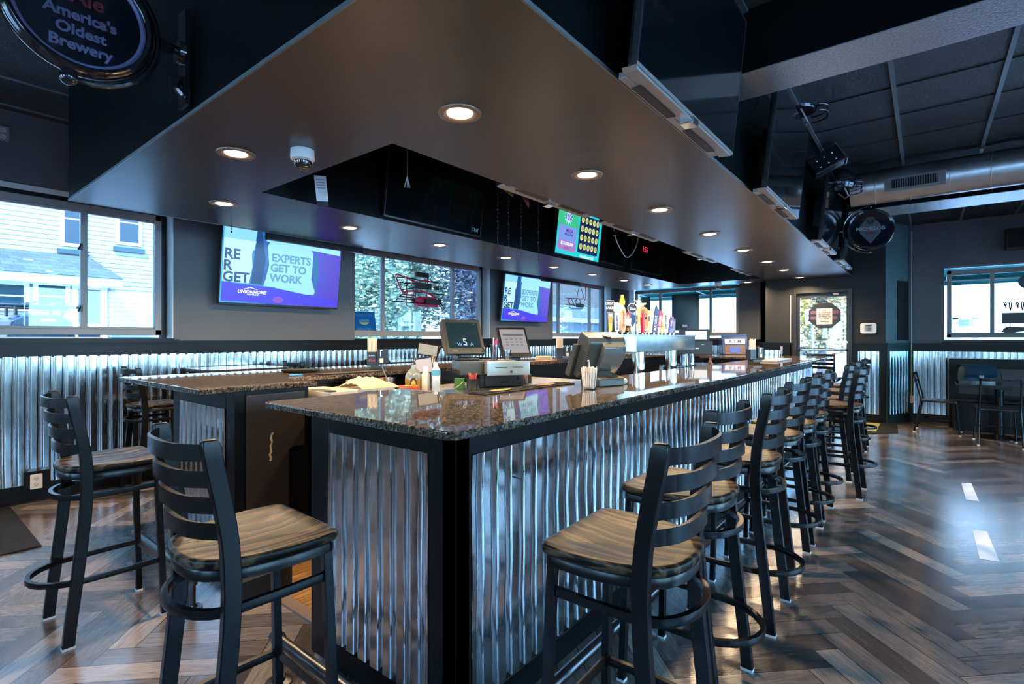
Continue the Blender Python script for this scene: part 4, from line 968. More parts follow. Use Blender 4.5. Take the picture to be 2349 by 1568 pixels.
# ================================================================= THINGS ON THE COUNTERS
VR = TH-PI/2      # yaw of an object facing the viewer's side of the bar
def straws(t, cx, cy, z0, z1, r, n, mat, spread=.15, loc=False):
    for k in range(n):
        a = k*2.399; q = r*math.sqrt((k+.5)/n)
        x, y = q*math.cos(a), q*math.sin(a)
        mb = MB(); mb.cyl((cx+x,cy+y,z0),(cx+x*(1+spread*3),cy+y*(1+spread*3),z1-.012*((k*7)%5)/4),.0032,n=6); part(t,'straw',mb,mat)
def caddy(label, x, y, z, rz, txt=None, n=26, napkin=True):
    t = thing('bar_caddy', label, 'caddy', (x,y,z), rz, group='black straw caddies')
    mb = MB(); mb.box(-.08,.0,-.04,.04,.03,.15); mb.box(-.05,.07,-.045,.045,0,.03); part(t,'holder',mb,M['black'],bevel=.003)
    mb = MB(); mb.box(.01,.085,-.055,.055,.05,.17); part(t,'napkin_box',mb,M['black'],bevel=.004)
    mb = MB(); mb.box(.03,.06,-.057,-.05,.055,.095); part(t,'napkins',mb,M['cream'])
    mb = MB(); mb.box(.035,.04,-.06,-.05,.11,.165); mb.box(.035,.055,-.06,-.05,.16,.165); part(t,'clip',mb,M['chrome'])
    if txt:
        F_ = frame((0,-.041,0),(1,0,0),(0,0,1)); text(t,txt,.035,pm('red script',(.75,.05,.06),.4),-.04,.075,.001,M=F_,shear=.2); text(t,'JIM BEAM',.012,M['print'],-.04,.115,.001,M=F_)
    for k in range(n):
        i, j = k % 7, k//7
        mb = MB(); mb.cyl((-.072+i*.0105,-.03+j*.018,.06),(-.074+i*.011,-.031+j*.019,.27-.006*((k*5)%3)),.0047,n=6); part(t,'straw',mb,M['cream'])
    return t
p = P(866,846,Z=ZL); caddy('black straw and napkin caddy with red Fire lettering on the left counter',p.x,p.y,ZL,VR+.05,'Fire')
p = P(1300,828,Z=ZL); caddy('black straw and napkin caddy between the two terminals, further along the left counter',p.x+.1,p.y+.12,ZL,VR+.1,None,20)
p = P(1703,829,Z=ZB); caddy('small straw caddy at the far end of the long bar before the cash machine',p.x*.93,1.55,ZB+.02,VR+.2,None,12)
t = thing('serving_board','pale board under the far caddy at the end of the long bar','board',(7.6,1.5,ZB)); mb = MB(); mb.box(7.0,7.9,1.42,1.62,ZB,ZB+.02); part(t,'board',mb,M['silver'],world=True,bevel=.003)
# paper-wrapped straws in a glass, close right
p = P(1352,892,Z=ZB)
t = thing('straw_cup','clear cup crammed with paper straws on the long bar, one bent straw sticking up','cup',(p.x,p.y,ZB))
mb = MB(); mb.lathe([(.040,0),(.042,.003),(.043,.018),(.041,.018),(.040,.006),(.001,.005)],(0,0,0),24,caps=False); part(t,'cup',mb,M['clear'],smooth=True)
pw = pm('cream paper straws',(.80,.66,.54),.6,0,.08)
straws(t,0,0,.006,.130,.037,64,pw,.10)
mb = MB(); mb.tube([(0,0,.05),(-.002,0,.155),(-.010,0,.168),(-.022,0,.165)],.0032,6); part(t,'straw',mb,pw)
mb = MB(); mb.cyl((-.062,-.0,0),(-.063,0,.135),.0026,n=6); part(t,'stir_stick',mb,pw)
# ---- bar mats
for k,(x0,x1,lab,cc) in enumerate(((1.99,2.42,'black rubber bar mat with yellow print on the long bar, nearer one',(.26,.20,.03)),(2.43,2.86,'black rubber bar mat with orange print further along the long bar',(.28,.10,.03)))):
    t = thing('bar_mat',lab,'mat',((x0+x1)/2,1.84,ZB),group='rubber bar mats')
    mb = MB(); mb.box(x0,x1,1.775,1.898,ZB,ZB+.008); part(t,'mat',mb,M['rubber'],world=True,bevel=.002)
    mb = MB()
    for i in range(24): mb.box(x0+.012+i*.017,x0+.022+i*.017,1.80,1.885,ZB+.008,ZB+.011)
    part(t,'rubber_nubs',mb,M['rubber'],world=True)
    mb = MB(); mb.prism(ell(x0+.2,1.84,.09,.03),ZB+.011,ZB+.0118); part(t,'print',mb,pm('mat print %d'%k,cc,.6),'yellow and orange print',world=True)
# ---- terminal whose back faces the camera, on the long bar
p = P(1378,885,Z=ZB)
t = thing('sales_terminal','warm grey point of sale terminal on the long bar seen from behind, curved back','till',(p.x+.06,p.y+.05,ZB),-.30)
mb = MB(); mb.prism([(-.13,0),(.05,0),(.05,.06),(.0,.085),(-.13,.05)],-.11,.10,Matrix(((0,0,1,0),(1,0,0,0),(0,1,0,0),(0,0,0,1)))); part(t,'base',mb,M['posgrey'],bevel=.008)
Mx = Matrix.Translation((0,.05,.055)) @ Matrix.Rotation(R(24),4,'X')
def prof(mb, pts, x0, x1, Mx): mb.rings([[Mx @ Vector((x,a,b)) for a,b in pts] for x in (x0,x1)]); return mb
mb = MB(); prof(mb,[(.045,0),(.06,.02),(.075,.27),(.06,.285),(-.02,.28),(-.045,.25),(-.05,.05),(-.02,.0)],-.155,.155,Mx); part(t,'monitor',mb,M['posgrey'],bevel=.010)
mb = MB(); prof(mb,[(-.04,.255),(-.075,.235),(-.09,.18),(-.075,.09),(-.04,.03)],-.05,.135,Mx); part(t,'rear_hump',mb,pm('glossy grey hump',(.16,.15,.13),.2,.3,.1),'glossy rounded rear cover',smooth=True,bevel=.006)
mb = MB(); prof(mb,[(.065,-.01),(.065,.20),(.03,.21),(.02,-.01)],-.185,-.157,Mx); part(t,'card_swipe',mb,M['posgrey'],bevel=.005)
mb = MB()
for k in range(10): mb.box(-.158,-.156,-.035,.0,.05+k*.014,.056+k*.014,Mx)
part(t,'vents',mb,M['ink'])
mb = MB(); mb.box(-.03,.03,-.02,.0,.281,.2865,Mx); mb.box(-.01,.02,-.03,-.01,.279,.2865,Mx); part(t,'cable_notch',mb,M['ink'])
mb = MB(); prof(mb,[(.02,.06),(-.05,.10),(-.09,.06),(-.095,0),(.0,0)],-.06,.05,Matrix()); part(t,'cable_cover',mb,M['posgrey'],bevel=.012)
p = P(1418,880,Z=ZB); t = thing('card_reader','beige pointed card reader lying beside the back-turned terminal','card reader',(p.x,p.y,ZB),VR+.5)
mb = MB(); mb.prism([(-.06,-.05),(.02,-.06),(.07,-.01),(.06,.03),(-.05,.05)],0,.035); part(t,'body',mb,M['beige'],bevel=.012); mb = MB(); mb.prism([(-.03,-.03),(.02,-.035),(.045,-.005),(-.02,.02)],.035,.038); part(t,'pad',mb,M['silver'])
# ---- facing terminals
def pos_terminal(label, x, y, z, rz, w, h, scr, body, tilt, dep=.09):
    t = thing('sales_terminal', label, 'till', (x,y,z), rz)
    Mx = Matrix.Translation((0,-.02,.055)) @ Matrix.Rotation(R(-tilt),4,'X')
    mb = MB(); mb.box(-.09,.09,-.08,.10,0,.02); mb.box(-.05,.05,.0,.08,.02,.10); part(t,'base',mb,M['black'],bevel=.006)
    mb = MB(); prof(mb,[(-.0,0),(-.0,h),(dep*.6,h-.01),(dep,h*.75),(dep,.08),(dep*.5,.0)],-w/2,w/2,Mx); part(t,'monitor',mb,body,bevel=.010)
    m_ = Mx @ frame((0,-.001,0),(1,0,0),(0,0,1))
    mb = MB(); mb.prism(rect(-w/2+.03,w/2-.03,.055,h-.035),-.001,.002,m_); part(t,'screen',mb,scr); return t, m_
t, m_ = pos_terminal('olive grey terminal on the stacked cash drawers, dark screen showing a number 5 mark',3.14,3.02,1.166,-.42,.35,.33,em('sleeping till screen',(.01,.05,.06),.6,.08),M['posgrey'],27)
text(t,'5',.09,em('till glow white',(.75,.85,1),1),.0,.105,.004,M=m_,name='screen_mark'); text(t,'W  S  A',.045,em('till glow blue',(.2,.5,1),1),0,.085,.004,M=m_,name='screen_mark'); text(t,'micros',.018,M['silver'],-.10,.027,.002,M=m_,name='maker_mark'); flat(t,'badge',[(.10,.275),(.125,.275),(.1125,.288)],M['silver'],.002,m_)
t, m_ = pos_terminal('slim black touch screen terminal with a grey menu page, right of the olive one',4.47,3.52,ZL+.0,-.42,.37,.38,em('till menu page',(.50,.46,.47),.75,.15),M['black'],27,.05)
flat(t,'menu_bar',rect(-.13,.13,.265,.29),em('till menu bar',(.2,.22,.26),.6),.0035,m_)
for i in range(12): flat(t,'menu_icon',rect(-.11+.06*(i%4)-.0,-.075+.06*(i%4),.215-.035*(i//4),.228-.035*(i//4)),em('till menu icon',(.30,.34,.42),.6),.0035,m_)
t = thing('cash_till','stainless cash drawer with its front pulled open, under the olive terminal','cash drawer',(3.28,2.86,1.055),VR+.30,group='stacked cash drawers')
mb = MB(); mb.box(-.30,.20,-.15,.20,0,.11); part(t,'body',mb,M['posgrey'],bevel=.003)
dr = part(t,'drawer',(lambda m:(m.box(-.10,.235,-.27,-.15,.01,.10),m)[1])(MB()),pm('grey drawer side',(.25,.24,.22),.4),bevel=.002)
mb = MB(); mb.box(-.11,.245,-.285,-.27,.0,.112); part(dr,'drawer_front',mb,pm('satin grey steel',(.42,.47,.46),.22,.7,.15,5),bevel=.003)
mb = MB(); mb.box(-.04,.05,-.2865,-.284,.062,.067); mb.box(.10,.19,-.2865,-.284,.062,.067); part(dr,'slot',mb,M['ink']); mb = MB(); mb.cyl((.09,-.284,.03),(.09,-.294,.03),.010,n=14); part(dr,'lock',mb,M['iron'],smooth=True)
t = thing('cash_till','black locked cash drawer standing below the open stainless one','cash drawer',(3.33,2.83,.95),VR+.30,group='stacked cash drawers')
mb = MB(); mb.box(-.19,.19,-.13,.20,0,.104); part(t,'body',mb,M['black'],bevel=.004); mb = MB(); mb.box(-.15,.17,-.15,-.13,.006,.098); dr = part(t,'drawer_front',mb,M['black'],bevel=.004)
mb = MB(); mb.tube([(-.03,-.15,.045),(-.02,-.165,.042),(.05,-.165,.042),(.06,-.15,.045)],.0035,6); part(dr,'handle',mb,M['chrome'],smooth=True); mb = MB(); mb.cyl((.13,-.15,.072),(.13,-.158,.072),.009,n=14); part(dr,'lock',mb,M['chrome'],smooth=True)
# pens, glass with bits
def cup_of(label, x, y, z, r, h, mat, n, lens_, cols, name='pen_cup', item='pencil', group=None, rr=.0035):
    t = thing(name, label, 'cup', (x,y,z), group=group)
    mb = MB(); mb.lathe([(r*.75,0),(r*.78,.002),(r,h),(r*.95,h),(r*.75,.006),(.001,.005)],(0,0,0),22,caps=False); part(t,'cup',mb,mat,smooth=True)
    for k in range(n):
        a = k*2.4; q = r*.6*((k % 3+1)/3)
        mb = MB(); mb.cyl((q*.5*math.cos(a),q*.5*math.sin(a),.006),(q*1.3*math.cos(a),q*1.3*math.sin(a),lens_*(.85+.15*((k*3)%4)/3)),rr,n=7); part(t,item,mb,cols[k%len(cols)])
    return t
redp = pm('red pen',(.5,.03,.05),.3); whp = pm('white pen',(.7,.68,.66),.3); pkp = pm('magenta pen',(.5,.05,.2),.3)
cup_of('tall clear cup of red and white pens on the open cash drawer',3.33,2.87,1.166,.036,.135,M['clear'],11,.19,[redp,M['black'],pkp,redp,whp],item='pen')
cup_of('short clear glass holding small bits beside the cup of pens',3.42,2.80,1.166,.036,.085,M['clear'],14,.035,[whp,M['cream']],name='tumbler',item='scrap')
p = P(1083,893,Z=.95); cup_of('black box of red striped pencils below the terminals',p.x,p.y,.95,.048,.085,M['black'],12,.13,[redp,pm('orange pencil',(.6,.15,.05),.4)])
p = P(1054,892,Z=.95); t = thing('flip_pad','small green covered pad standing beside the pencils','pad',(p.x,p.y,.95),VR); mb = MB(); mb.box(-.04,.04,-.012,.012,0,.085); part(t,'pad',mb,pm('green cover',(.05,.16,.03),.5),bevel=.003); mb = MB(); mb.tube([(-.03,-.014,.01),(.0,-.016,.03),(.03,-.014,.06)],.003,5); part(t,'loop',mb,M['cream'])
# menus in a rack
p = P(1010,884,Z=.95)
t = thing('menu_rack','black rack crammed with menus, a pale framed page in front','rack',(2.83,3.17,.95),VR+.25)
mb = MB(); mb.box(-.075,.06,-.05,.08,0,.13); part(t,'rack',mb,M['black'],bevel=.004)
cols_ = [M['print'],M['cream'],pm('brown menu cover',(.18,.08,.03),.5),M['cream'],M['black'],pm('brown menu cover',(.18,.08,.03),.5),M['black']]
for k,c in enumerate(cols_):
    Mx = Matrix.Translation((.01+.008*k,-.035+.014*k,.05)) @ Matrix.Rotation(R(-8),4,'Y') @ Matrix.Rotation(R(-9),4,'X')
    mb = MB(); mb.box(-.09,.06,-.004,.004,0,.20,Mx); q_ = part(t,'menu',mb,M['black'] if k == 0 else c,bevel=.001)
    if k == 0: mb = MB(); mb.box(-.082,.052,-.006,-.004,.012,.188,Mx); part(q_,'page',mb,pm('grey lilac page',(.48,.42,.45),.5))
p = P(1005,790,Y=3.25); t = thing('open_menu','menu propped open like a tent on top of the rack','menu',(2.90,3.24,1.205),VR)
for s in (-1,1):
    mb = MB(); mb.box(-.09,.09,0,.006,-.0,.13,Matrix.Rotation(R(38*s),4,'X') @ Matrix.Rotation(R(12),4,'Y')); q_ = part(t,'cover',mb,M['black']); 
    mb = MB(); mb.box(-.078,.078,-.0015,.0075,.01,.12,Matrix.Rotation(R(38*s),4,'X') @ Matrix.Rotation(R(12),4,'Y')); part(q_,'page',mb,M['cream'])
# bottles and glasses left of the tills
p = Vector((2.55,3.0,.95))
t = thing('whisky_bottle','round shouldered whisky bottle with gold label and clear stopper','bottle',(p.x,p.y,.95),VR)
amb = pm('amber spirit',(.32,.20,.045),.08,0,.25,30,spec=.8)
mb = MB(); mb.lathe([(.050,0),(.058,.006),(.061,.03),(.063,.09),(.058,.125),(.040,.155),(.018,.172),(.015,.20),(.017,.205)],(0,0,0),30); part(t,'bottle',mb,amb,smooth=True)
mb = MB(); mb.lathe([(.061,.100),(.0625,.101),(.0585,.127),(.0405,.157),(.0186,.174),(.0156,.2)],(0,0,0),30,caps=False); part(t,'clear_shoulder',mb,pm('clear shoulder glass',(.22,.25,.22),.05,0,.3,30,spec=.9),smooth=True)
mb = MB(); mb.lathe([(.018,.205),(.020,.215),(.012,.222),(.019,.236),(.013,.25),(.004,.268),(.001,.272)],(0,0,0),18); part(t,'stopper',mb,M['clear'],smooth=True)
F_ = frame((.012,-.0625,.065),(1,.25,0),(0,0,1)); mb = MB(); mb.prism(ell(0,0,.026,.045,24),-.004,.001,F_); q_ = part(t,'label',mb,pm('dark brown label',(.05,.025,.01),.4)); mb = MB(); mb.prism([(-.014,-.03),(.014,-.03),(.016,.01),(0,.03),(-.016,.01)],.001,.002,F_); part(q_,'gold_emblem',mb,pm('gold print',(.65,.42,.08),.35,.3))
p = Vector((2.60,2.92,.95)); t = thing('squeeze_bottle','opaque cream squeeze bottle between whisky and water','bottle',(p.x,p.y,.95)); mb = MB(); mb.lathe([(.028,0),(.031,.01),(.031,.13),(.018,.155),(.016,.16)],(0,0,0),20); part(t,'bottle',mb,M['cream'],smooth=True); mb = MB(); mb.lathe([(.017,.158),(.017,.185),(.015,.187)],(0,0,0),16); part(t,'cap',mb,M['print'],smooth=True)
p = Vector((2.63,2.84,.95)); t = thing('water_bottle','clear plastic water bottle with white cap and blue label beside the whisky','bottle',(p.x,p.y,.95)); mb = MB(); mb.lathe([(.030,0),(.033,.008),(.031,.05),(.033,.055),(.031,.09),(.033,.13),(.031,.165),(.014,.20),(.013,.212)],(0,0,0),22); part(t,'bottle',mb,pm('water filled plastic',(.62,.66,.68),.06,0,.35,60,.3,spec=.9),smooth=True); mb = MB(); mb.lathe([(.0155,.205),(.0155,.222),(.014,.223)],(0,0,0),16); part(t,'cap',mb,M['white']); mb = MB(); mb.lathe([(.0338,.125),(.0338,.165)],(0,0,0),22,caps=False); part(t,'label',mb,pm('blue label',(.10,.35,.50),.4),smooth=True)
p = Vector((2.42,3.12,.95)); t = thing('tumbler','glass of water with a straw leaning out, left of the whisky bottle','glass',(p.x,p.y,.95)); mb = MB(); mb.lathe([(.034,0),(.036,.004),(.043,.105),(.041,.105),(.034,.008),(.001,.007)],(0,0,0),26,caps=False); part(t,'glass',mb,M['clear'],smooth=True); mb = MB(); mb.lathe([(.033,.008),(.038,.065),(.001,.066)],(0,0,0),24); part(t,'drink',mb,pm('drink and ice',(.30,.30,.22),.05,0,.5,50,.4,spec=.9),smooth=True); mb = MB(); mb.cyl((.02,0,.01),(-.065,.0,.19),.003,n=6); part(t,'straw',mb,M['silver'])
# tubs, towel, bag, wooden sign
def tub(label, x0, x1, y0, y1, c):
    t = thing('bus_tub', label, 'tub', ((x0+x1)/2,(y0+y1)/2,.95), group='plastic tubs on the work cabinet')
    mb = MB(); a = rrect(x0+.012,x1-.012,y0+.012,y1-.012,.02); b_ = rrect(x0,x1,y0,y1,.025); ai = rrect(x0+.016,x1-.016,y0+.016,y1-.016,.02); bi = rrect(x0+.005,x1-.005,y0+.005,y1-.005,.022)
    mb.rings([[Vector((*q,.95)) for q in a],[Vector((*q,1.015)) for q in b_],[Vector((*q,1.015)) for q in bi],[Vector((*q,.956)) for q in ai]]); part(t,'tub',mb,c,world=True)
    return t
t = tub('pale cream plastic tub at the left end of the work cabinet',1.76,1.98,2.86,3.28,M['cream']); mb = MB(); mb.box(1.80,1.90,3.0,3.2,.957,1.010); part(t,'dark_contents',mb,M['ink'],world=True)
t = tub('second cream tub under the beige towel',2.0,2.30,2.88,3.20,pm('grey cream tub',(.55,.5,.42),.4)); mb = MB(); mb.box(2.02,2.14,2.872,2.879,.975,1.0); part(t,'blue_label',mb,pm('teal label',(.02,.12,.16),.4),world=True)
mb = MB(); rows = []
random.seed(5)
for j in range(15):
    row = []
    for i in range(25):
        s, u_ = i/24, j/14
        x = 2.02+.30*s; y = 2.88+.30*u_
        env = max(0,1-abs(2*u_-1)**2.5)*(.35+.65*math.sin(PI*min(1,s*1.1+.05))**.7)
        z = 1.012+.062*env+.012*math.sin(18*s+5*u_)*env+.008*math.sin(31*u_+9*s)*env
        row.append((x,y,z))
    rows.append(row)
mb.sheet(rows); o = solo('bar_towel', mb, pm('beige terry towel',(.62,.47,.28),.9,0,.12,60,.5,bscale=220), 'crumpled beige towel heaped on the tubs inside the bar', 'towel', smooth='all')
sm = o.modifiers.new('thick','SOLIDIFY'); sm.thickness = .006
t = thing('snack_bag','small red and yellow foil bag beside the towel','bag',(2.43,2.92,.95),VR+.3)
mb = MB(); mb.rings([[Vector((x*(1 if a<.5 else .9),y,.004+h)) for x,y in ((-.08,-.05),(.08,-.045),(.085,.045),(-.075,.05))] for a,h in ((0,0),(1,.02),(1,.035),(.2,.055))]); part(t,'bag',mb,pm('red foil bag',(.60,.05,.02),.25,.2),bevel=.012); mb = MB(); mb.box(-.03,.07,-.03,.03,.056,.060); part(t,'yellow_panel',mb,pm('yellow foil panel',(.75,.40,.05),.3))
p = P(843,884,Y=3.30); t = thing('wooden_sign','small wooden plank with black letters reading SHIFT behind the towel','sign',M=frame((p.x,3.30,1.0),(1,-.05,0),(0,0,1)))
mb = MB(); mb.box(-.18,.20,-.048,.045,0,.014); part(t,'plank',mb,pm('honey pine plank',(.42,.22,.08),.5,0,.25,14)); text(t,'Ho',.062,M['ink'],-.12,.005,.0148,bold=.002); text(t,'SHIFT',.062,M['ink'],.08,-.003,.0148,bold=.002)
# round tray and small things on the left counter
p = P(690,853,Z=ZL); t = thing('serving_tray','round black serving tray lying on the left bar counter','tray',(p.x,p.y,ZL)); mb = MB(); mb.lathe([(.11,.0),(.14,.008),(.145,.022),(.138,.022),(.13,.012),(.001,.010)],(0,0,0),36); part(t,'tray',mb,M['rubber'],smooth=True); 
p = P(678,862,Z=ZL); solo('blue_cloth', (lambda m:(m.prism(rrect(p.x-.04,p.x+.05,p.y-.02,p.y+.02,.01),ZL,ZL+.012),m)[1])(MB()), pm('blue cloth',(.03,.20,.42),.7), 'little blue folded cloth beside the round tray', 'cloth', bevel=.004)
mb = MB(); a,b_ = P(735,860,Z=ZL), P(860,851,Z=ZL); mb.box(min(a.x,b_.x),max(a.x,b_.x),3.36,3.48,ZL,ZL+.008); solo('bar_mat', mb, M['rubber'], 'long plain black rubber mat on the inner edge of the left counter', 'mat', bevel=.002)
p = P(1270,823,Z=ZL); t = thing('folded_towel','folded beige towel on the left counter beside the second caddy','towel',(p.x-.05,p.y+.12,ZL),VR); mb = MB(); [mb.prism(rrect(-.11+.006*k,.11-.012*k,-.05,.05,.02),.002+.012*k,.012+.012*k) for k in range(3)]; part(t,'folds',mb,pm('beige terry towel',(.62,.47,.28),.9),bevel=.004)
t = thing('bar_mat','dark red printed rubber mat on the left counter by the second terminal','mat',(4.7,3.42,ZL)); mb = MB(); mb.box(4.35,5.1,3.36,3.50,ZL,ZL+.01); part(t,'mat',mb,pm('dark red rubber',(.12,.03,.035),.5),world=True,bevel=.003)
# phone, orange jar
p = P(1215,880,Z=.95); t = thing('telephone','black desk telephone with keypad beside the black cash drawer','telephone',(3.72,2.84,.95),VR); mb = MB(); mb.prism([(0,0),(.12,0),(.12,.03),(.0,.085)],-.06,.06,Matrix(((0,0,1,0),(1,0,0,-.06),(0,1,0,0),(0,0,0,1)))); part(t,'body',mb,M['black'],bevel=.008)
mb = MB(); [mb.box(-.03+.02*i,-.016+.02*i,-.055+.0+.025*j,-.04+.025*j,.083-.012*j,.088-.011*j) for i in range(3) for j in range(4)]; part(t,'keys',mb,M['silver'])
cup_of('glass of orange stir sticks between the black cash drawer and the telephone',3.60,2.74,.95,.032,.07,M['clear'],16,.12,[pm('orange stick',(.62,.22,.10),.5),pm('pale orange stick',(.7,.4,.25),.5)],name='stick_glass',item='stir_stick')
# ---- beer tower with its handles
t = thing('beer_tower','long stainless beer tower on two round posts','beer tower',(5.0,2.12,.93))
mb = MB(); mb.box(4.22,5.72,1.99,2.33,1.225,1.378); part(t,'tap_box',mb,pm('streaky stainless panel',(.60,.72,.70),.16,1,.18,7,.1,bscale=12),world=True,bevel=.006)
mb = MB(); mb.box(4.12,5.73,1.98,2.34,1.372,1.384); part(t,'top_plate',mb,M['steel'],world=True,bevel=.002)
for x in (4.47,5.25):
    mb = MB(); mb.cyl((x,2.08,.93),(x,2.08,1.225),.058,n=32); part(t,'tower_post',mb,M['chrome'],world=True,smooth=True)
mb = MB(); mb.box(4.3,5.31,2.0,2.36,.93,.965); part(t,'drip_tray',mb,M['steel'],world=True,bevel=.004)
def handle(label, px, h, parts_, tilt=0, w=.05, base=1.384):
    q = P(px,760,Y=2.2)
    g = thing('tap_handle', label, 'tap handle', (q.x,2.2,base), VR+.12, group='beer tap handles on the tower')
    mb = MB(); mb.cyl((0,0,0),(0,0,.025),.009,n=12); mb.cyl((0,0,.02),(0,0,.028),.014,n=12); part(g,'ferrule',mb,M['chrome'],smooth=True)
    Tm = Matrix.Rotation(tilt,4,'Y')
    for kind, c, a in parts_:
        m_ = c if not isinstance(c, tuple) else pm('tap paint %.2f %.2f %.2f'%c, c, .3, 0, .15, 30)
        mb = MB()
        if kind == 'bar': x, z0, z1, hw, d_ = a; mb.prism([(x-hw*.75,z0),(x+hw*.75,z0),(x+hw,z1),(x-hw,z1)],-d_,d_,Tm @ Matrix(((1,0,0,0),(0,0,1,0),(0,1,0,0),(0,0,0,1)))); part(g,'body',mb,m_,bevel=.003)
        elif kind == 'disc': x, z, r_, d_ = a; mb.prism(ell(x,z,r_,r_*1.05,28),-d_,d_,Tm @ Matrix(((1,0,0,0),(0,0,1,0),(0,1,0,0),(0,0,0,1)))); part(g,'badge',mb,m_,bevel=.002)
        elif kind == 'poly': pts, d_ = a; mb.prism(pts,-d_,d_,Tm @ Matrix(((1,0,0,0),(0,0,1,0),(0,1,0,0),(0,0,0,1)))); part(g,'badge',mb,m_,bevel=.002)
        elif kind == 'turn': mb.lathe(a,(0,0,0),20,Tm.to_3x3()); part(g,'body',mb,m_,smooth=True)
        elif kind == 'text':
            s, size, x, z, y, rot = a
            text(g,s,size,m_,0,0,0,M=Tm @ Matrix.Translation((x,-y-.001,z)) @ Matrix.Rotation(PI/2,4,'X') @ Matrix.Rotation(rot,4,'Z'),name='lettering',bold=.0008)
    return g
cr = (.56,.45,.30); wt = (.60,.58,.53); bk = (.012,.012,.015); yl = (.65,.38,.02); rd = (.40,.02,.02); og = (.55,.19,.02); nv = (.02,.03,.13); gd = (.35,.24,.07)
handle('black square GREAT LAKES tap handle at the left end of the tower',1399,.3,[('bar',bk,(0,.03,.20,.034,.012)),('bar',yl,(0,.03,.10,.019,.014)),('bar',og,(0,.10,.165,.023,.014)),('bar',wt,(0,.165,.19,.023,.013)),('bar',bk,(0,.205,.305,.038,.012)),('text',wt,('GREAT',.030,0,.275,.012,0)),('text',wt,('LAKES',.030,0,.237,.012,0))])
handle('white tap handle with a blue grey oval badge, beside the black square one',1415,.28,[('bar',wt,(0,.03,.20,.026,.012)),('disc',wt,(0,.245,.045,.012)),('disc',(.25,.36,.42),(0,.240,.035,.014)),('text',nv,('BELGIAN WHITE',.018,0,.11,.013,PI/2))])
handle('cream bottle shaped tap handle with a yellow top, tallest on the tower',1427,.4,[('turn',cr,[(.022,.02),(.034,.05),(.042,.15),(.036,.22),(.018,.27),(.016,.275)]),('poly',yl,([(-.022,.275),(.022,.275),(.026,.31),(.018,.33),(.013,.37),(-.013,.37),(-.018,.33),(-.026,.31)],.014)),('text',(.6,.05,.04),('Leinenkugel\'s',.030,0,.15,.043,PI/2))])
handle('small brown and red carved tap handle between the cream bottle and the Blue disc',1440,.2,[('turn',(.09,.045,.02),[(.012,.02),(.030,.04),(.018,.07),(.034,.085)]),('bar',(.72,.6,.42),(0,.085,.155,.034,.012)),('poly',rd,([(-.026,.155),(.026,.155),(.022,.195),(0,.215),(-.022,.195)],.012)),('poly',wt,([(-.012,.16),(.012,.16),(0,.2)],.014))])
handle('tap handle with a black round Blue badge',1450,.3,[('bar',wt,(0,.03,.19,.024,.012)),('poly',(.01,.02,.09),([(-.03,.19),(.03,.19),(.026,.12),(0,.075),(-.026,.12)],.015)),('disc',(.55,.6,.66),(0,.255,.047,.010)),('disc',bk,(0,.255,.042,.013)),('text',wt,('Blue',.036,0,.25,.013,0)),('poly',rd,([(.0,.275),(.02,.275),(.01,.29)],.014))])
handle('tall white and yellow tap handle with a T shaped top',1462,.38,[('bar',wt,(0,.03,.30,.020,.012)),('bar',(.65,.42,.09),(.012,.06,.27,.014,.014)),('bar',(.85,.7,.4),(0,.325,.34,.040,.010)),('bar',wt,(0,.30,.33,.012,.010)),('text',bk,('SELTZER',.022,-.010,.15,.013,PI/2))])
handle('tap handle with a big gold oval badge and antlers',1474,.34,[('turn',rd,[(.016,.02),(.022,.06),(.026,.2),(.02,.26)]),('disc',gd,(0,.225,.052,.020)),('disc',(.18,.13,.04),(0,.235,.020,.022)),('poly',(.8,.7,.4),([(-.04,.325),(-.03,.30),(0,.295),(.03,.30),(.04,.325),(.01,.30),(0,.27),(-.01,.30)],.006)),('text',rd,('LAGER',.024,0,.205,.021,0))])
handle('orange and red tap handle with a round target badge low down',1480,.2,[('bar',og,(0,.02,.16,.026,.011)),('disc',(.8,.62,.42),(-.012,.055,.034,.014)),('disc',rd,(-.012,.055,.027,.016)),('disc',(.8,.5,.3),(-.012,.055,.018,.018))])
handle('slim cream tap handle lettered lite',1488,.26,[('bar',(.58,.38,.17),(0,.02,.25,.022,.011)),('text',bk,('lite',.040,0,.165,.012,PI/2))])
handle('navy banner shaped tap handle lettered BUD LIGHT, leaning right',1500,.3,[('poly',nv,([(-.024,.02),(.020,.02),(.030,.26),(-.008,.315),(-.018,.24)],.010)),('text',wt,('BUD LIGHT',.030,.002,.125,.011,PI/2-.03))],.10)
handle('red and silver banner tap handle, right of the navy one',1510,.27,[('poly',(.35,.03,.05),([(-.02,.02),(.02,.02),(.034,.235),(-.010,.265)],.010)),('bar',(.55,.55,.58),(0,.02,.08,.019,.011)),('text',(.7,.72,.75),('COORS',.030,.004,.15,.011,PI/2))],.08)
handle('lime green tap handle',1518,.2,[('bar',(.32,.45,.04),(0,.02,.13,.021,.011)),('bar',(.75,.7,.5),(0,.13,.23,.023,.011)),('bar',bk,(0,.125,.132,.022,.012)),('bar',bk,(0,.09,.097,.022,.012))])
handle('white BUSCH tap handle with a round crest',1526,.3,[('bar',(.58,.56,.44),(0,.02,.22,.021,.011)),('disc',(.72,.72,.66),(.006,.225,.040,.009)),('disc',(.10,.14,.18),(.006,.225,.030,.010)),('disc',(.72,.72,.66),(.006,.225,.024,.011)),('text',bk,('BUSCH LIGHT',.024,0,.14,.012,-PI/2))])
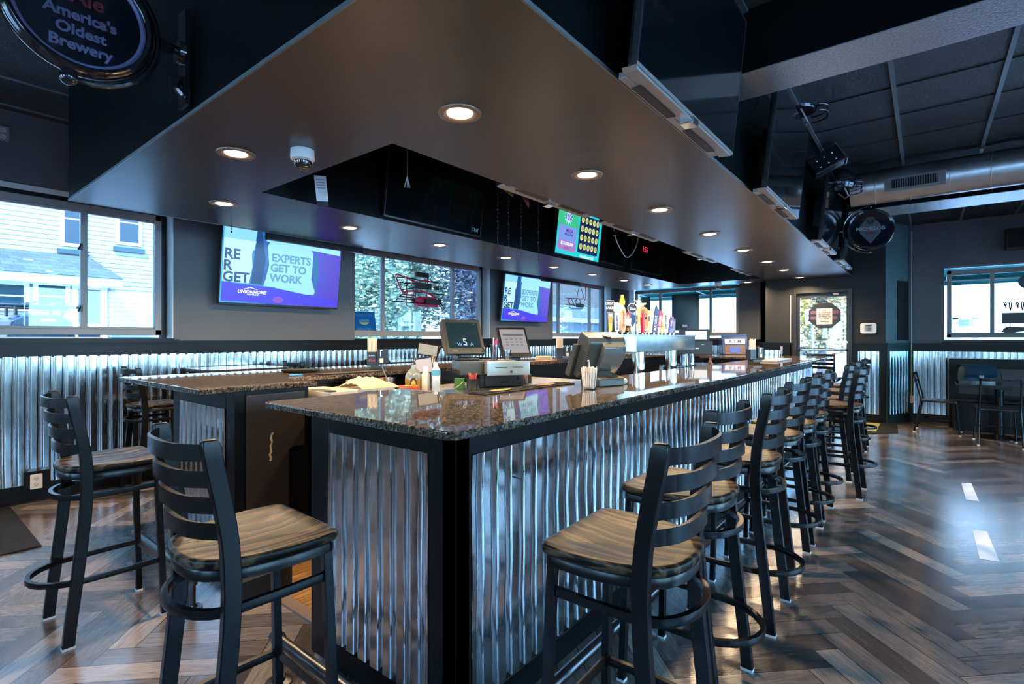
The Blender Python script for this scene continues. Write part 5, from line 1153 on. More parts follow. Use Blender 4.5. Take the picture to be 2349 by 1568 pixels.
handle('purple and blue jagged tap handle near the right end of the tower',1537,.2,[('poly',(.06,.03,.20),([(-.022,.02),(.022,.02),(.03,.10),(.022,.19),(-.006,.205),(-.02,.14)],.011)),('poly',(.08,.14,.5),([(-.02,.02),(.026,.03),(.028,.07),(-.01,.08)],.014)),('poly',(.6,.45,.2),([(-.006,.1),(.006,.1),(.014,.18),(.002,.15)],.013))],.06)
handle('dark slatted tap handle, last at the right end of the tower',1545,.2,[('bar',(.05,.05,.06),(0,.02,.185,.022,.011)),('bar',(.16,.16,.17),(0,.05,.16,.016,.012)),('bar',(.4,.06,.06),(-.012,.185,.205,.014,.010))])
# ---- racks of glasses
def glass0(name='beer_glass'):
    t = thing(name,'x','glass'); mb = MB(); mb.lathe([(.028,0),(.030,.004),(.038,.13),(.036,.13),(.028,.012),(.001,.010)],(0,0,0),16,caps=False); part(t,'glass',mb,M['clear'],smooth=True); return t
G0 = None; k = 0
GG = 'beer glasses upside down beside the beer tower'
for i in range(11):
    for j in range(4):
        x = 5.36+i*.085+.01*(j%2); y = 1.97+j*.085
        Mx = Matrix.Translation((x,y,.93+.131)) @ Matrix.Rotation(PI,4,'X')
        if G0 is None: G0 = glass0(); G0.matrix_world = Mx; G0['label'] = 'clear beer glass upside down in the close-packed rows beside the beer tower'; G0['group'] = GG
        else: dup(G0, Mx)
for k,(x,y) in enumerate(((5.40,2.0),(5.50,2.02),(5.62,2.0))):
    dup(G0, Matrix.Translation((x,y,1.062)) @ Matrix.Rotation(PI if k else PI,4,'X') @ Matrix.Translation((0,0,-.131)), 'clear beer glass standing on top of the packed rows, %s of three'%('left','middle','right')[k], 'top glasses')
t = thing('amber_bottle','small amber bottle beside the glasses','bottle',(6.42,2.05,.93)); mb = MB(); mb.lathe([(.03,0),(.032,.01),(.032,.11),(.013,.15),(.013,.185)],(0,0,0),18); part(t,'bottle',mb,pm('amber bottle glass',(.20,.07,.02),.1),smooth=True)
# ================================================================= FAR MACHINES
t = thing('cash_machine','blue and black cash machine with ATM sign at the far end behind the bar','cash machine',(9.90,2.74,0),VR-.25)
mb = MB(); mb.box(-.21,.21,-.16,.30,0,1.05); part(t,'cabinet',mb,M['black'],bevel=.01)
mb = MB(); prof(mb,[(-.19,1.05),(-.11,1.38),(-.02,1.42),(.28,1.30),(.30,1.05)],-.22,.22,Matrix()); part(t,'head',mb,pm('blue black plastic',(.02,.05,.16),.2,.2),bevel=.015)
F_ = frame((0,-.192,1.05),(1,0,0),(0,.24,1))
flat(t,'lit_sign',rect(-.17,.17,.20,.29),em('cash machine sign',(.75,.85,1),1.1),.006,F_); text(t,'A T M',.08,em('blue sign ink',(.02,.08,.3),.6),0,.245,.008,M=F_,bold=.002)
flat(t,'front_panel',rect(-.17,.17,.01,.18),pm('bronze panel',(.10,.06,.05),.3),.005,F_); flat(t,'screen',rect(-.09,.09,.04,.15),em('cash machine screen',(.03,.15,.7),1),.008,F_)
ct = thing('side_cabinet','dark cabinet carrying the lottery terminal','cabinet',(9.45,3.35,0)); mb = MB(); mb.box(-.25,.25,-.4,.4,0,1.03); part(ct,'body',mb,M['trim'],bevel=.004); mb = MB(); mb.box(-.26,.26,-.41,.41,1.03,1.05); part(ct,'top',mb,M['granite'],bevel=.003)
t = thing('lottery_terminal','black lottery terminal with a white lit screen left of the cash machine','terminal',(9.35,3.27,1.05),VR-.1)
mb = MB(); mb.box(-.30,.30,-.10,.14,0,.25); part(t,'body',mb,M['black'],bevel=.008); mb = MB(); mb.box(-.26,.26,-.06,.06,.25,.46); part(t,'monitor',mb,M['black'],bevel=.006)
F_ = frame((0,-.061,.25),(1,0,0),(0,0,1)); flat(t,'screen',rect(-.17,.21,.03,.18),em('lit white page',(.9,.9,.88),1.1),.002,F_)
F_ = frame((0,-.101,0),(1,0,0),(0,0,1)); flat(t,'sticker',rect(.0,.06,.11,.13),M['print'],.002,F_); flat(t,'green_display',rect(.10,.15,.18,.19),em('green led strip',(.05,.8,.5),1),.002,F_)
t = thing('small_lamp','slim pale stand on the far end of the bar before the dark pier','stand',(8.9,1.75,ZB)); mb = MB(); mb.cyl((0,0,0),(0,0,.05),.006); mb.box(-.02,.02,-.012,.012,.05,.17); mb.cyl((0,0,0),(0,0,.008),.03); part(t,'stand',mb,M['silver'],bevel=.002)
# ================================================================= RIGHT SIDE FURNITURE
t = thing('dining_table','black table with a blue bag on it by the right wall','table',(9.55,-.78,0))
mb = MB(); mb.prism(rrect(-.42,.42,-.45,.45,.03),.70,.735); part(t,'table_top',mb,pm('glossy black laminate',(.02,.03,.035),.10,0,.2,spec=.8),bevel=.006)
mb = MB(); mb.cyl((0,0,.02),(0,0,.70),.05,n=20); part(t,'pedestal',mb,M['frame'],smooth=True); mb = MB(); mb.lathe([(.22,0),(.22,.012),(.10,.03),(.05,.05)],(0,0,0),32); part(t,'base',mb,M['frame'],smooth=True)
def chair(label, x, y, rz):
    t = thing('dining_chair', label, 'chair', (x,y,0), rz, group='metal chairs at the blue bag table')
    mb = MB(); mb.prism(rrect(-.20,.20,-.20,.20,.03),.44,.465); part(t,'seat',mb,M['black'],bevel=.006)
    for sx in (-1,1):
        mb = MB(); mb.tube([(sx*.205,-.27,.0),(sx*.19,-.20,.44),(sx*.19,-.20,.50),(sx*.185,-.28,.85)],.011,8); p = part(t,'back_leg',mb,M['frame'],smooth=True); mb = MB(); mb.cyl((sx*.205,-.27,0),(sx*.205,-.27,.012),.014); part(p,'foot_cap',mb,M['cream'])
        mb = MB(); mb.tube([(sx*.205,.23,.0),(sx*.18,.19,.44)],.011,8); p = part(t,'front_leg',mb,M['frame'],smooth=True); mb = MB(); mb.cyl((sx*.205,.23,0),(sx*.205,.23,.012),.014); part(p,'foot_cap',mb,M['cream'])
        mb = MB(); mb.cyl((sx*.199,-.245,.20),(sx*.195,.21,.20),.007); part(t,'side_rail',mb,M['frame'])
    for z in (.83,.73):
        mb = MB(); mb.tube([(-.20,-.275+(.85-z)*.22,z),(-.10,-.30+(.85-z)*.22,z),(.10,-.30+(.85-z)*.22,z),(.20,-.275+(.85-z)*.22,z)],.01,sec=[(-.005,-.016),(.005,-.016),(.005,.016),(-.005,.016)]); part(t,'back_slat',mb,M['frame'])
    mb = MB(); mb.cyl((-.2,-.24,.25),(.2,-.24,.25),.007); part(t,'cross_rail',mb,M['frame']); return t
chair('black metal chair side-on at the left of the blue bag table',9.62,-.16,R(176)); chair('black metal chair with its back to the camera at the blue bag table',9.02,-.72,R(-88))
p = P(2247,878,Z=.735); t = thing('messenger_bag','dark teal canvas messenger bag on the black table','bag',(9.62,p.y*.95,.742),R(-62))
mb = MB(); n_ = 28; rs = []
for z,s,dy in ((0,.94,0),(.02,1,0),(.10,1.02,.0),(.18,.97,.004),(.225,.80,.01),(.235,.5,.01)): rs.append([Vector((.20*s*abs(math.cos(a))**.45*(1 if math.cos(a)>0 else -1), dy+.085*s*abs(math.sin(a))**.6*(1 if math.sin(a)>0 else -1), z+.006*math.sin(5*a+z*30))) for a in [2*PI*i/n_ for i in range(n_)]])
bagm = pm('teal blue canvas',(.004,.04,.07),.8,0,.25,20,.3,bscale=200); mb.rings(rs); part(t,'body',mb,bagm,smooth=True)
mb = MB(); rows = [[Vector((x,-.10+.004*math.sin(x*30),.07)),Vector((x,-.102,.14)),Vector((x,-.085,.20)),Vector((x,-.04,.242)),Vector((x,.05,.245)),Vector((x,.085,.2))] for x in [-.19+.38*i/14 for i in range(15)]]; mb.sheet(rows); q_ = part(t,'flap',mb,pm('dark navy canvas',(.006,.025,.04),.8,0,.3,30,.3,spec=.2),smooth='all'); q_.modifiers.new('s','SOLIDIFY').thickness = .006
mb = MB(); mb.tube(spline([(.19,0,.20),(.26,-.03,.16),(.24,-.10,.03),(.12,-.17,.008),(-.1,-.16,.008),(-.28,-.12,.008)],5),.01,sec=[(-.018,-.002),(.018,-.002),(.018,.002),(-.018,.002)]); part(t,'strap',mb,M['black'])
mb = MB(); mb.box(-.03,.03,-.108,-.100,.06,.10); part(t,'buckle',mb,M['black'])
t = thing('booth_bench','long black panelled booth bench against the right wall','bench',(10.3,-1.3,0))
mb = MB(); mb.box(10.27,10.60,-2.6,-.28,0,1.04); part(t,'backrest',mb,M['trim'],world=True,bevel=.008); mb = MB(); mb.box(10.0,10.28,-2.6,-.32,0,.42); mb.box(9.98,10.28,-2.6,-.32,.42,.47); part(t,'seat',mb,M['trim'],world=True,bevel=.008)
mb = MB(); [mb.box(9.992,10.0,-.34-.12*k,-.335-.12*k,.02,.40) for k in range(18)]; mb.box(10.26,10.272,-2.5,-.40,.52,.90); part(t,'panel_lines',mb,M['black'],world=True)
mb = MB(); mb.box(XR-.10,XR-.06,-.95,-.86,1.296,1.33); mb.tube([(XR-.08,-.9,1.33),(XR-.1,-.88,1.30),(XR-.12,-.80,1.29),(XR-.1,-.75,1.295)],.008,6); solo('adapter', mb, M['black'], 'small power adapter with cable on the right window sill', 'adapter')
# floor mats, sun patches laid as white shapes
def mat_(label, poly, inner, c, z=.010):
    t = thing('floor_mat', label, 'mat', (poly[0][0],poly[0][1],0)); mb = MB(); mb.prism(poly,.0,z); part(t,'rubber_border',mb,M['rubber'],world=True,bevel=.003)
    mb = MB(); mb.prism(inner,z,z+.003); part(t,'printed_field',mb,c,world=True); return t
t = mat_('black floor mat with olive printed field at the left edge by the wall',rect(-1.2,.69,4.47,5.72),rect(-1.0,.32,4.85,5.45),pm('olive print',(.10,.10,.03),.8,0,.4,30))
mb = MB(); mb.prism([(.38,4.75),(.46,4.75),(.46,5.5),(.38,5.5)],.010,.0115); part(t,'script_mark',mb,pm('dim grey script',(.09,.09,.09),.8,0,.8,40),world=True)
mat_('mat with a yellowish field on the floor before the far door',[(8.8,.62),(9.15,.30),(10.02,.34),(10.02,2.0),(8.8,2.0)],rect(9.05,9.9,.55,1.85),pm('yellow green pile',(.32,.30,.08),.9,0,.3,60,.5))
for k,(pp_,lab) in enumerate((([(2205,1107),(2228,1108),(2246,1149),(2216,1145)],'farther of two painted sun patches on the plank floor of the right aisle'),([(2231,1215),(2264,1219),(2293,1288),(2247,1281)],'nearer of two painted sun patches on the plank floor of the right aisle'))):
    q_ = [P(a,b_,Z=0) for a,b_ in pp_]; mb = MB(); mb.prism([(v.x,v.y) for v in q_],.0005,.002); solo('floor_sun_patch', mb, pm('bright white sun patch',(.95,.95,.95),.5,0,.02), lab, 'painted sun patch', 'painted sun patches on the aisle floor')  # patches of sunlight, put on the floor as thin white sheets
# ================================================================= SIGNS IN THE WINDOWS
redn = pm('red neon tube',(.75,.03,.08),.2,0,.1,spec=.8)
t = thing('neon_sign','unlit red and black neon beer sign hanging in the second window','sign',(5.0,5.72,2.0))
def Q(px,py,Y=5.72): return P(px,py,Y=Y)
ZN = 8*0
def zq(X_, Y_): # pixels of the detail crop (860..1080, 590..790 at 7.84x)
    return (860+X_/7.841, 590+Y_/7.84)
def tube_px(name, pts, r, m_, yy=5.72):
    mb = MB(); mb.tube([Q(*zq(*q),yy) for q in pts],r,6); return part(t,name,mb,m_,world=True,smooth=True)
for pts in ([(380,300),(540,350),(700,440),(760,450)],[(380,300),(370,340),(410,440),(450,540),(490,625),(600,612),(780,590)],[(800,430),(900,410),(1000,440)],[(800,590),(950,650),(1080,710),(1060,620)],[(490,660),(720,690)],[(820,720),(1000,735),(1100,760)]): tube_px('red_tube',pts,.012,redn,5.70)
for pts in ([(320,350),(560,365),(900,430),(1140,460)],[(390,440),(600,470),(760,480)],[(490,580),(750,540)],[(560,600),(900,640),(1280,680)],[(440,700),(490,655),(720,690)],[(440,700),(700,730)],[(310,795),(370,790),(400,742),(700,765)],[(370,790),(900,830),(1050,840)],[(575,370),(560,860),(600,870)],[(735,450),(718,880)],[(950,330),(930,700)],[(740,250),(745,330)]): tube_px('frame_rod',pts,.0085,M['black'])
for cx,cy,r_ in ((500,490,45),(560,485,35),(620,490,40),(690,490,35),(430,530,40),(770,450,30)): tube_px('script_loop',[(cx+r_*math.cos(a*PI/5),cy+r_*.9*math.sin(a*PI/5)) for a in range(0,11)],.004,M['black'],5.73)
for (a,b_,c,d_) in ((745,285,975,345),(750,475,1020,560),(930,760,1195,830),(1085,525,1155,590)):
    v0, v1 = Q(*zq(a,d_),5.66), Q(*zq(c,b_),5.66); mb = MB(); mb.box(v0.x,v1.x,5.66,5.70,v0.z,v1.z); part(t,'transformer_box',mb,M['black'],world=True,bevel=.004)
tube_px('cable',[(1000,60),(1030,200),(1025,330),(990,410),(1060,440),(1090,560),(1100,700),(1150,750),(1200,740),(1235,680),(1210,590),(1160,550)],.006,M['black'],5.68)
tube_px('cable',[(1090,750),(1150,850),(1220,940),(1250,930),(1200,840),(1110,780)],.007,M['black'],5.68)
for pts in ([(615,10),(615,180),(720,260)],[(640,5),(690,130),(740,250)],[(985,40),(950,290)],[(985,40),(990,270)]): tube_px('hanging_wire',pts,.003,M['black'])
mb = MB(); mb.prism([(Q(*zq(*q)).x,Q(*zq(*q)).z) for q in ((690,740),(820,700),(1100,720),(1180,830),(1120,900),(800,880),(700,830))],0,.02,Matrix(((1,0,0,0),(0,0,1,5.73),(0,1,0,0),(0,0,0,1)))); part(t,'red_car_shape',mb,pm('raspberry red panel',(.45,.03,.08),.3,0,.3,20),world=True)
tb = t
t = thing('neon_sign','small unlit pink and black neon sign hanging in the third window','sign',(9.6,5.72,2.0))
def tq(pts, r, m_, nm='tube', yy=5.72):
    mb = MB(); mb.tube([P(*q,Y=yy) for q in pts],r,6); part(t,nm,mb,m_,world=True,smooth=True)
pink = pm('dusty pink neon tube',(.60,.12,.22),.2)
for pts in ([(1302,685),(1304,692),(1309,698),(1316,697)],[(1318,690),(1326,684),(1332,690),(1330,698)],[(1322,697),(1340,700)],[(1343,652),(1344,680),(1340,690)],[(1303,686),(1312,683)]): tq(pts,.010,pink)
for pts in ([(1298,683),(1320,684),(1344,686)],[(1298,698),(1320,700),(1350,702)],[(1310,683),(1314,692),(1318,702),(1322,690),(1324,684)],[(1330,652),(1325,672),(1323,684)],[(1330,652),(1336,670),(1340,684)],[(1306,704),(1312,708),(1336,708)]): tq(pts,.007,M['black'],'frame_rod')
a,b_ = P(1323,704,Y=5.7), P(1337,697,Y=5.7); mb = MB(); mb.box(a.x,b_.x,5.68,5.72,a.z,b_.z); part(t,'transformer_box',mb,M['black'],world=True)
# placard in the second window (seen from behind, letters reversed)
a,b_ = P(815,762,Y=5.95), P(862,716,Y=5.95)
t = thing('window_placard','blue placard standing in the second window with reversed lettering WE STAND','sign',M=frame((a.x-.10,5.945,a.z),(1,0,0),(0,0,1)))
W_, Hh_ = b_.x-a.x+.10, b_.z-a.z
mb = MB(); mb.prism([(0,0),(W_+.01,0),(W_-.03,Hh_),(0,Hh_)],0,.004); part(t,'board',mb,translucent('thin blue plastic placard',(.02,.20,.42)))
ib = pm('placard ink blue',(.02,.20,.45),.6); text(t,'WE STAND',.055,ib,W_*.55,Hh_-.05,.0055,mirror=True,bold=.001); text(t,'UKRAINE',.06,ib,W_*.55,.04,.0055,mirror=True,bold=.002)
mp = [(.0,.0),(.04,.03),(.09,.02),(.13,.035),(.17,.01),(.15,-.03),(.10,-.05),(.06,-.03),(.02,-.04)]
flat(t,'map_shape',[(W_*.55-.09+x,Hh_*.55+y) for x,y in mp],ib,.0052); flat(t,'map_shape',[(W_*.55-.08,Hh_*.55-.02),(W_*.55+.08,Hh_*.55-.02),(W_*.55+.03,Hh_*.55-.05),(W_*.55-.04,Hh_*.55-.045)],pm('placard ink yellow',(.35,.38,.12),.6),.0056)
# dark boards in the far window
def hung(label, p0, p1, X_):
    a,b_ = P(*p0,X=X_), P(*p1,X=X_)
    t = thing('hanging_board', label, 'board', M=frame((X_,a.y,b_.z),(0,-1,0),(0,0,1)), group='boards hanging in the far window')
    w,h = a.y-b_.y, a.z-b_.z
    mb = MB(); mb.box(0,w,0,h,-.015,0); part(t,'board',mb,pm('dark green glossy board',(.006,.035,.035),.15,0,.3,2,spec=.8),bevel=.003)
    mb = MB(); mb.tube([(w*.1,h,-.008),(w*.2,h+.16,-.008)],.003,5); mb.tube([(w*.9,h,-.008),(w*.75,h+.16,-.008)],.003,5); part(t,'hanging_wire',mb,M['black']); return t,w,h
t,w,h = hung('large dark green board hanging in the far window behind the taps',(1541,676),(1603,757),XF-.05)
flat(t,'white_sticker',rect(w*.40,w*.58,h*.09,h*.16),M['print'],.002)
hung('narrow dark board hanging at the left of the far window',(1471,682),(1491,760),XF-.05)
# right window: oval sign and loopy neon
t = thing('oval_sign','dark oval sign hanging in the right hand window at the picture edge','sign',M=frame((XR+.03,-1.36,2.19),(0,-1,0),(0,0,1)))
mb = MB(); mb.prism(ell(.03,0,.30,.155,36),0,.012); part(t,'face',mb,pm('navy oval face',(.02,.05,.08),.3),bevel=.003); mb = MB(); mb.prism(ell(.03,0,.31,.165,36),-.004,.001); part(t,'rim',mb,M['teal']); mb = MB(); mb.cyl((-.1,.14,0),(-.1,.30,0),.002); mb.cyl((.16,.14,0),(.16,.30,0),.002); part(t,'hanging_wire',mb,M['black'])
t = thing('neon_sign','black unlit neon sign of looping letters over a box in the right hand window','sign',(XR+.02,-1.2,1.7))
for k in range(4):
    px = 2301+k*14
    pts = [(px+7,706),(px+4,697),(px,692),(px+1,692),(px+5,693),(px+8,697),(px+6,702),(px+2,699)] if k%2==0 else [(px+3,712),(px+5,700),(px+6,692),(px+3,691),(px,694),(px+1,706),(px+4,712)]
    mb = MB(); mb.tube([P(*q,X=XR+.02) for q in pts],.008,6,closed=(k%2==1)); part(t,'letter_tube',mb,M['black'],world=True,smooth=True)
a,b_ = P(2298,742,X=XR+.02), P(2360,716,X=XR+.02); mb = MB(); mb.box(XR,XR+.04,b_.y,a.y,a.z,b_.z); part(t,'transformer_box',mb,M['black'],world=True,bevel=.004)
mb = MB(); mb.prism([(P(q,w_,X=XR).y,P(q,w_,X=XR).z) for q,w_ in ((2297,761),(2303,753),(2310,749),(2355,750),(2360,758),(2330,762),(2310,763))],0,.01,Matrix(((0,0,1,XR+.01),(1,0,0,0),(0,1,0,0),(0,0,0,1)))); part(t,'script_shape',mb,M['black'],world=True); mb = MB(); mb.cyl(P(2317,742,X=XR+.02),P(2317,752,X=XR+.02),.006); part(t,'link_rod',mb,M['black'],world=True)
# ================================================================= OUTSIDE
mb = MB(); mb.box(-40,60,-40,60,-.35,-.25); struct('ground', mb, M['ground'])
def tree(label, x, y, h, w, a, b_, n=2600, seed=1, name='tree'):
    random.seed(seed); t = thing(name, label, 'tree', (x,y,-.25), group='trees outside the windows')
    mb = MB()
    cl = [(random.gauss(0,.34)*w, random.gauss(0,.34)*w, h*(.35+.6*random.random())) for _ in range(26)]
    for k in range(n):
        c = random.choice(cl); p = Vector((c[0]+random.gauss(0,.16)*w, c[1]+random.gauss(0,.16)*w, c[2]+random.gauss(0,.10)*h)); s = .03+.05*random.random()
        q = Matrix.Rotation(random.random()*6,3,'Z') @ Matrix.Rotation(random.random()*3,3,'X')
        mb.face([p+q @ Vector(v) for v in ((-s,-s*.6,0),(s,-s*.5,0),(s*1.1,s*.6,0),(-s*.8,s*.5,0))])
    part(t,'crown',mb,mat_leaf('leaves %d'%seed,a,b_)); mb = MB(); mb.tube([(0,0,0),(.05,0,h*.3),(-.05,.05,h*.55),(.05,0,h*.85)],[.14,.11,.07,.03],8); 
    for k in range(6): mb.tube([(0,0,h*(.3+.07*k)),(.3*w*math.cos(k*2.2),.3*w*math.sin(k*2.2),h*(.5+.07*k))],[.05,.02],6)
    part(t,'trunk',mb,pm('grey bark',(.12,.11,.11),.8)); return t
tree('tree filling the left part of the second window',10.0,13.2,5.4,2.1,(.04,.09,.05),(.30,.38,.26),9000,1)
tree('tree filling the middle of the second window',13.4,15.5,6.4,2.6,(.02,.08,.08),(.26,.36,.30),9000,2)
tree('purplish tree at the right of the second window',15.2,14.2,5.8,1.9,(.07,.07,.16),(.32,.34,.44),7000,3)
tree('yellow leaved tree seen through the far door, left one',15.0,3.0,4.9,1.1,(.10,.06,.02),(.60,.40,.10),6000,4)
tree('yellow leaved tree seen through the far door, right one',17.0,2.3,5.0,1.0,(.06,.05,.04),(.55,.38,.14),5000,5)
# house across the lot, first window
t = thing('white_house','white sided house with a shingled porch seen through the first window','house',(4.0,13.0,-.25))
mb = MB(); mb.box(-6,6.6,12.4,20,-.25,6.5); part(t,'siding_wall',mb,M['siding'],world=True)
def hwin(par, x0,x1,z0,z1,y,m_=None,sill=True):
    mb = MB(); mb.box(x0-.06,x1+.06,y-.03,y,z0-.06,z1+.06); f = part(par,'window',mb,M['extwhite'],world=True); mb = MB(); mb.box(x0,x1,y-.035,y-.02,z0,z1); part(f,'pane',mb,m_ or M['bluewin'],world=True); mb = MB(); mb.box(x0,x1,y-.04,y-.03,(z0+z1)/2-.012,(z0+z1)/2+.012); part(f,'meeting_rail',mb,M['extwhite'],world=True)
    if sill: mb = MB(); mb.box(x0-.10,x1+.10,y-.07,y,z0-.20,z0-.12); part(f,'window_sill',mb,pm('slate blue sill',(.006,.03,.04),.5),world=True)
for (ax,ay,bx_,by_) in ((148,450,190,556),(275,470,318,553)):
    p0, p1 = P(ax,by_,Y=12.37), P(bx_,ay,Y=12.37); hwin(t,p0.x,p1.x,p0.z,p1.z,12.40)
PY = 10.9
e0 = P(0,640,Y=PY-.25); e1 = P(285,640,Y=PY-.25); r0 = P(0,566,Y=12.35); r1 = P(206,590,Y=12.35)
mb = MB(); mb.rings([[Vector((-4,PY-.25,e1.z)),Vector((e1.x,PY-.25,e1.z)),Vector((e1.x,12.4,e1.z)),Vector((-4,12.4,e1.z))],[Vector((-4,12.35,r1.z)),Vector((r1.x,12.35,r1.z)),Vector((r1.x,12.4,r1.z)),Vector((-4,12.4,r1.z))]]); part(t,'porch_roof',mb,M['shingle'],world=True)
mb = MB(); mb.box(-4,e1.x-.02,PY-.22,12.4,e1.z-.14,e1.z-.002); part(t,'porch_eave',mb,M['extwhite'],world=True); pc = P(256,700,Y=PY)
mb = MB(); mb.box(-4,pc.x,PY,12.4,-.25,e1.z-.14); part(t,'porch_wall',mb,M['siding'],world=True)
for (ax,ay,bx_,by_) in ((-60,655,55,700),(87,657,149,703)):
    p0, p1 = P(ax,by_,Y=PY), P(bx_,ay,Y=PY); hwin(t,p0.x,p1.x,p0.z,p1.z,PY,pm('teal grey shade',(.006,.03,.04),.4),False)
p0, p1 = P(178,830,Y=PY), P(228,666,Y=PY); mb = MB(); mb.box(p0.x-.08,p1.x+.1,PY-.04,PY,-.1,p1.z+.08); f = part(t,'porch_door',mb,M['extwhite'],world=True)
for z0,z1 in ((.3,1.55),(1.60,p1.z)): mb = MB(); mb.box(p0.x,p1.x,PY-.05,PY-.03,z0,z1); part(f,'pane',mb,M['bluewin'],world=True)
mb = MB(); mb.cyl((P(218,657,Y=10.8).x,10.8,e1.z-.15),(P(218,657,Y=10.8).x,10.8,e1.z-.16),.08,n=20); part(t,'porch_lamp',mb,em('porch lamp glow',(1,.85,.6),1.5),world=True)
# parked van in front
t = thing('work_van','dark blue van with a roof rack and lettered rear window outside the first window','van',(1.35,8.9,-.25))
c0, c1 = P(16,735,Y=8.6), P(174,735,Y=8.6); zt = P(90,722,Y=8.6).z
vb = pm('dark blue van paint',(.003,.015,.035),.2,.2,.2,3,spec=.8)
mb = MB(); xs0, xs1 = c0.x, c1.x
rs = []
for y,ins,zz in ((8.6,.0,zt),(8.75,0,zt+.02),(11,0,zt+.02)):
    rs.append([Vector((xs0+.0,y,0.0)),Vector((xs1,y,0.0)),Vector((xs1+.02,y,zt-.35)),Vector((xs1-.04,y,zt-.07)),Vector((xs1-.16,y,zz)),Vector((xs0+.16,y,zz)),Vector((xs0+.04,y,zt-.07)),Vector((xs0-.02,y,zt-.35))])
for r_ in rs: 
    for v in r_: v.y = min(v.y, 10.4)
mb.rings(rs); part(t,'body',mb,vb,world=True,bevel=.02)
mb = MB(); mb.box(xs0+.08,xs1-.08,8.58,8.60,zt-.45,zt-.12); q_ = part(t,'rear_window',mb,pm('van glass',(.004,.02,.035),.2),world=True)
text(q_,'BUILD ON YOUR LOT!',.085,M['print'],0,0,0,M=frame(((xs0+xs1)/2,8.575,zt-.19),(1,0,0),(0,0,1))@Matrix.Translation((0,0,0)) if False else frame(((xs0+xs1)/2+world_shift(q_).x,8.575+world_shift(q_).y,zt-.17+world_shift(q_).z),(1,0,0),(0,0,1)),bold=.001,sx=.93)
mb = MB(); mb.box((xs0+xs1)/2-.02,(xs0+xs1)/2+.12,8.57,8.60,zt-.075,zt-.045); part(t,'brake_light',mb,pm('pink red lamp',(.5,.05,.12),.3),world=True)
for s in (xs0+.1,xs1-.1):
    for y in (9.0,10.1):
        mb = MB(); mb.cyl((s-.08,y,.08),(s+.08,y,.08),.33,n=24); part(t,'wheel',mb,M['rubber'],world=True,smooth=True)
mb = MB()
for y in (8.8,9.5): mb.cyl((xs0-.1,y,zt+.12),(xs1+.1,y,zt+.12),.02); mb.cyl((xs0+.1,y,zt),(xs0+.1,y,zt+.12),.02); mb.cyl((xs1-.1,y,zt),(xs1-.1,y,zt+.12),.02)
for x in (xs0+.25,xs0+.5): mb.cyl((x,8.6,zt+.16),(x,10.3,zt+.16),.02)
part(t,'roof_rack',mb,M['black'],world=True)
# pale garage behind the trees, brick building in the third window
t = thing('white_garage','small white garage with a dark window behind the trees of the second window','building',(13.5,18.5,-.25))
a,b_ = P(890,765,Y=18), P(958,712,Y=18); mb = MB(); mb.box(a.x,b_.x,18,20,-.25,b_.z); part(t,'wall',mb,M['extwhite'],world=True); c,d_ = P(903,756,Y=17.98), P(940,729,Y=17.98); mb = MB(); mb.box(c.x,d_.x,17.95,18,c.z,d_.z); part(t,'window',mb,M['bluewin'],world=True)
t = thing('brick_house','brick house with white band and siding seen through the third window','building',(24,18,-.25))
a,b_,c = P(1262,766,Y=16), P(1400,766,Y=16), P(1300,700,Y=16)
mb = MB(); mb.box(a.x-2,b_.x+4,16,22,-.25,c.z); part(t,'brick_wall',mb,mat_brick('purple grey brick',(.28,.28,.42),(.20,.38,.42),(.5,.6,.6),2.2),world=True)
mb = MB(); mb.box(a.x-2,b_.x+4,15.7,16,P(1300,738,Y=15.7).z,P(1300,728,Y=15.7).z); part(t,'white_band',mb,M['extwhite'],world=True); mb = MB(); mb.box(a.x-2,b_.x+4,16,21,c.z,c.z+3); part(t,'upper_siding',mb,M['siding'],world=True)
mb = MB(); mb.box(P(1300,700,Y=15.9).x,P(1312,700,Y=15.9).x,15.9,16,P(1300,735,Y=15.9).z,P(1300,712,Y=15.9).z); part(t,'window',mb,M['extwhite'],world=True)
# awnings
for k,(x0,x1,y0,y1,z,lab) in enumerate(((XF+.35,XF+1.5,2.4,5.9,2.38,'green canvas awning outside the far window'),(XR+.35,XR+1.5,-3.4,.0,2.36,'green canvas awning outside the right hand window'))):
    t = thing('awning', lab, 'awning', (x0,(y0+y1)/2,z), group='green awnings')
    mb = MB(); mb.rings([[Vector((x0,y,z+.75)),Vector((x1,y,z+.10)),Vector((x1,y,z-.06)),Vector((x1-.02,y,z-.06)),Vector((x1-.02,y,z+.09)),Vector((x0,y,z+.73))] for y in (y0,y1)]); part(t,'canvas',mb,M['teal'],world=True)
    mb = MB(); mb.cyl((x1-.04,y0,z+.02),(x1-.04,y1,z+.02),.018,n=8); [mb.cyl((x1-.04,y,z+.02),(x0-.0,y,z+.1),.014,n=8) for y in (y0+.3,(y0+y1)/2,y1-.3)]; part(t,'awning_frame',mb,M['silver'],world=True)
t = thing('white_house','overexposed white house with a portico across the street, right hand window','house',(24,-2,-.25))
mb = MB(); mb.box(24,30,-12,6,-.25,7); part(t,'wall',mb,M['extwhite'],world=True)
a,b_ = P(2185,768,X=22.5), P(2245,728,X=22.5); mb = MB(); mb.box(22.5,24,b_.y,a.y,b_.z-.05,b_.z+.1); mb.box(22.5,22.7,b_.y,b_.y+.15,-.25,b_.z); mb.box(22.5,22.7,a.y-.15,a.y,-.25,b_.z); mb.box(23.9,23.99,b_.y,a.y,P(2200,744,X=23.9).z-.03,P(2200,744,X=23.9).z+.03); part(t,'portico',mb,pm('blue grey portico',(.30,.38,.48),.6),world=True)
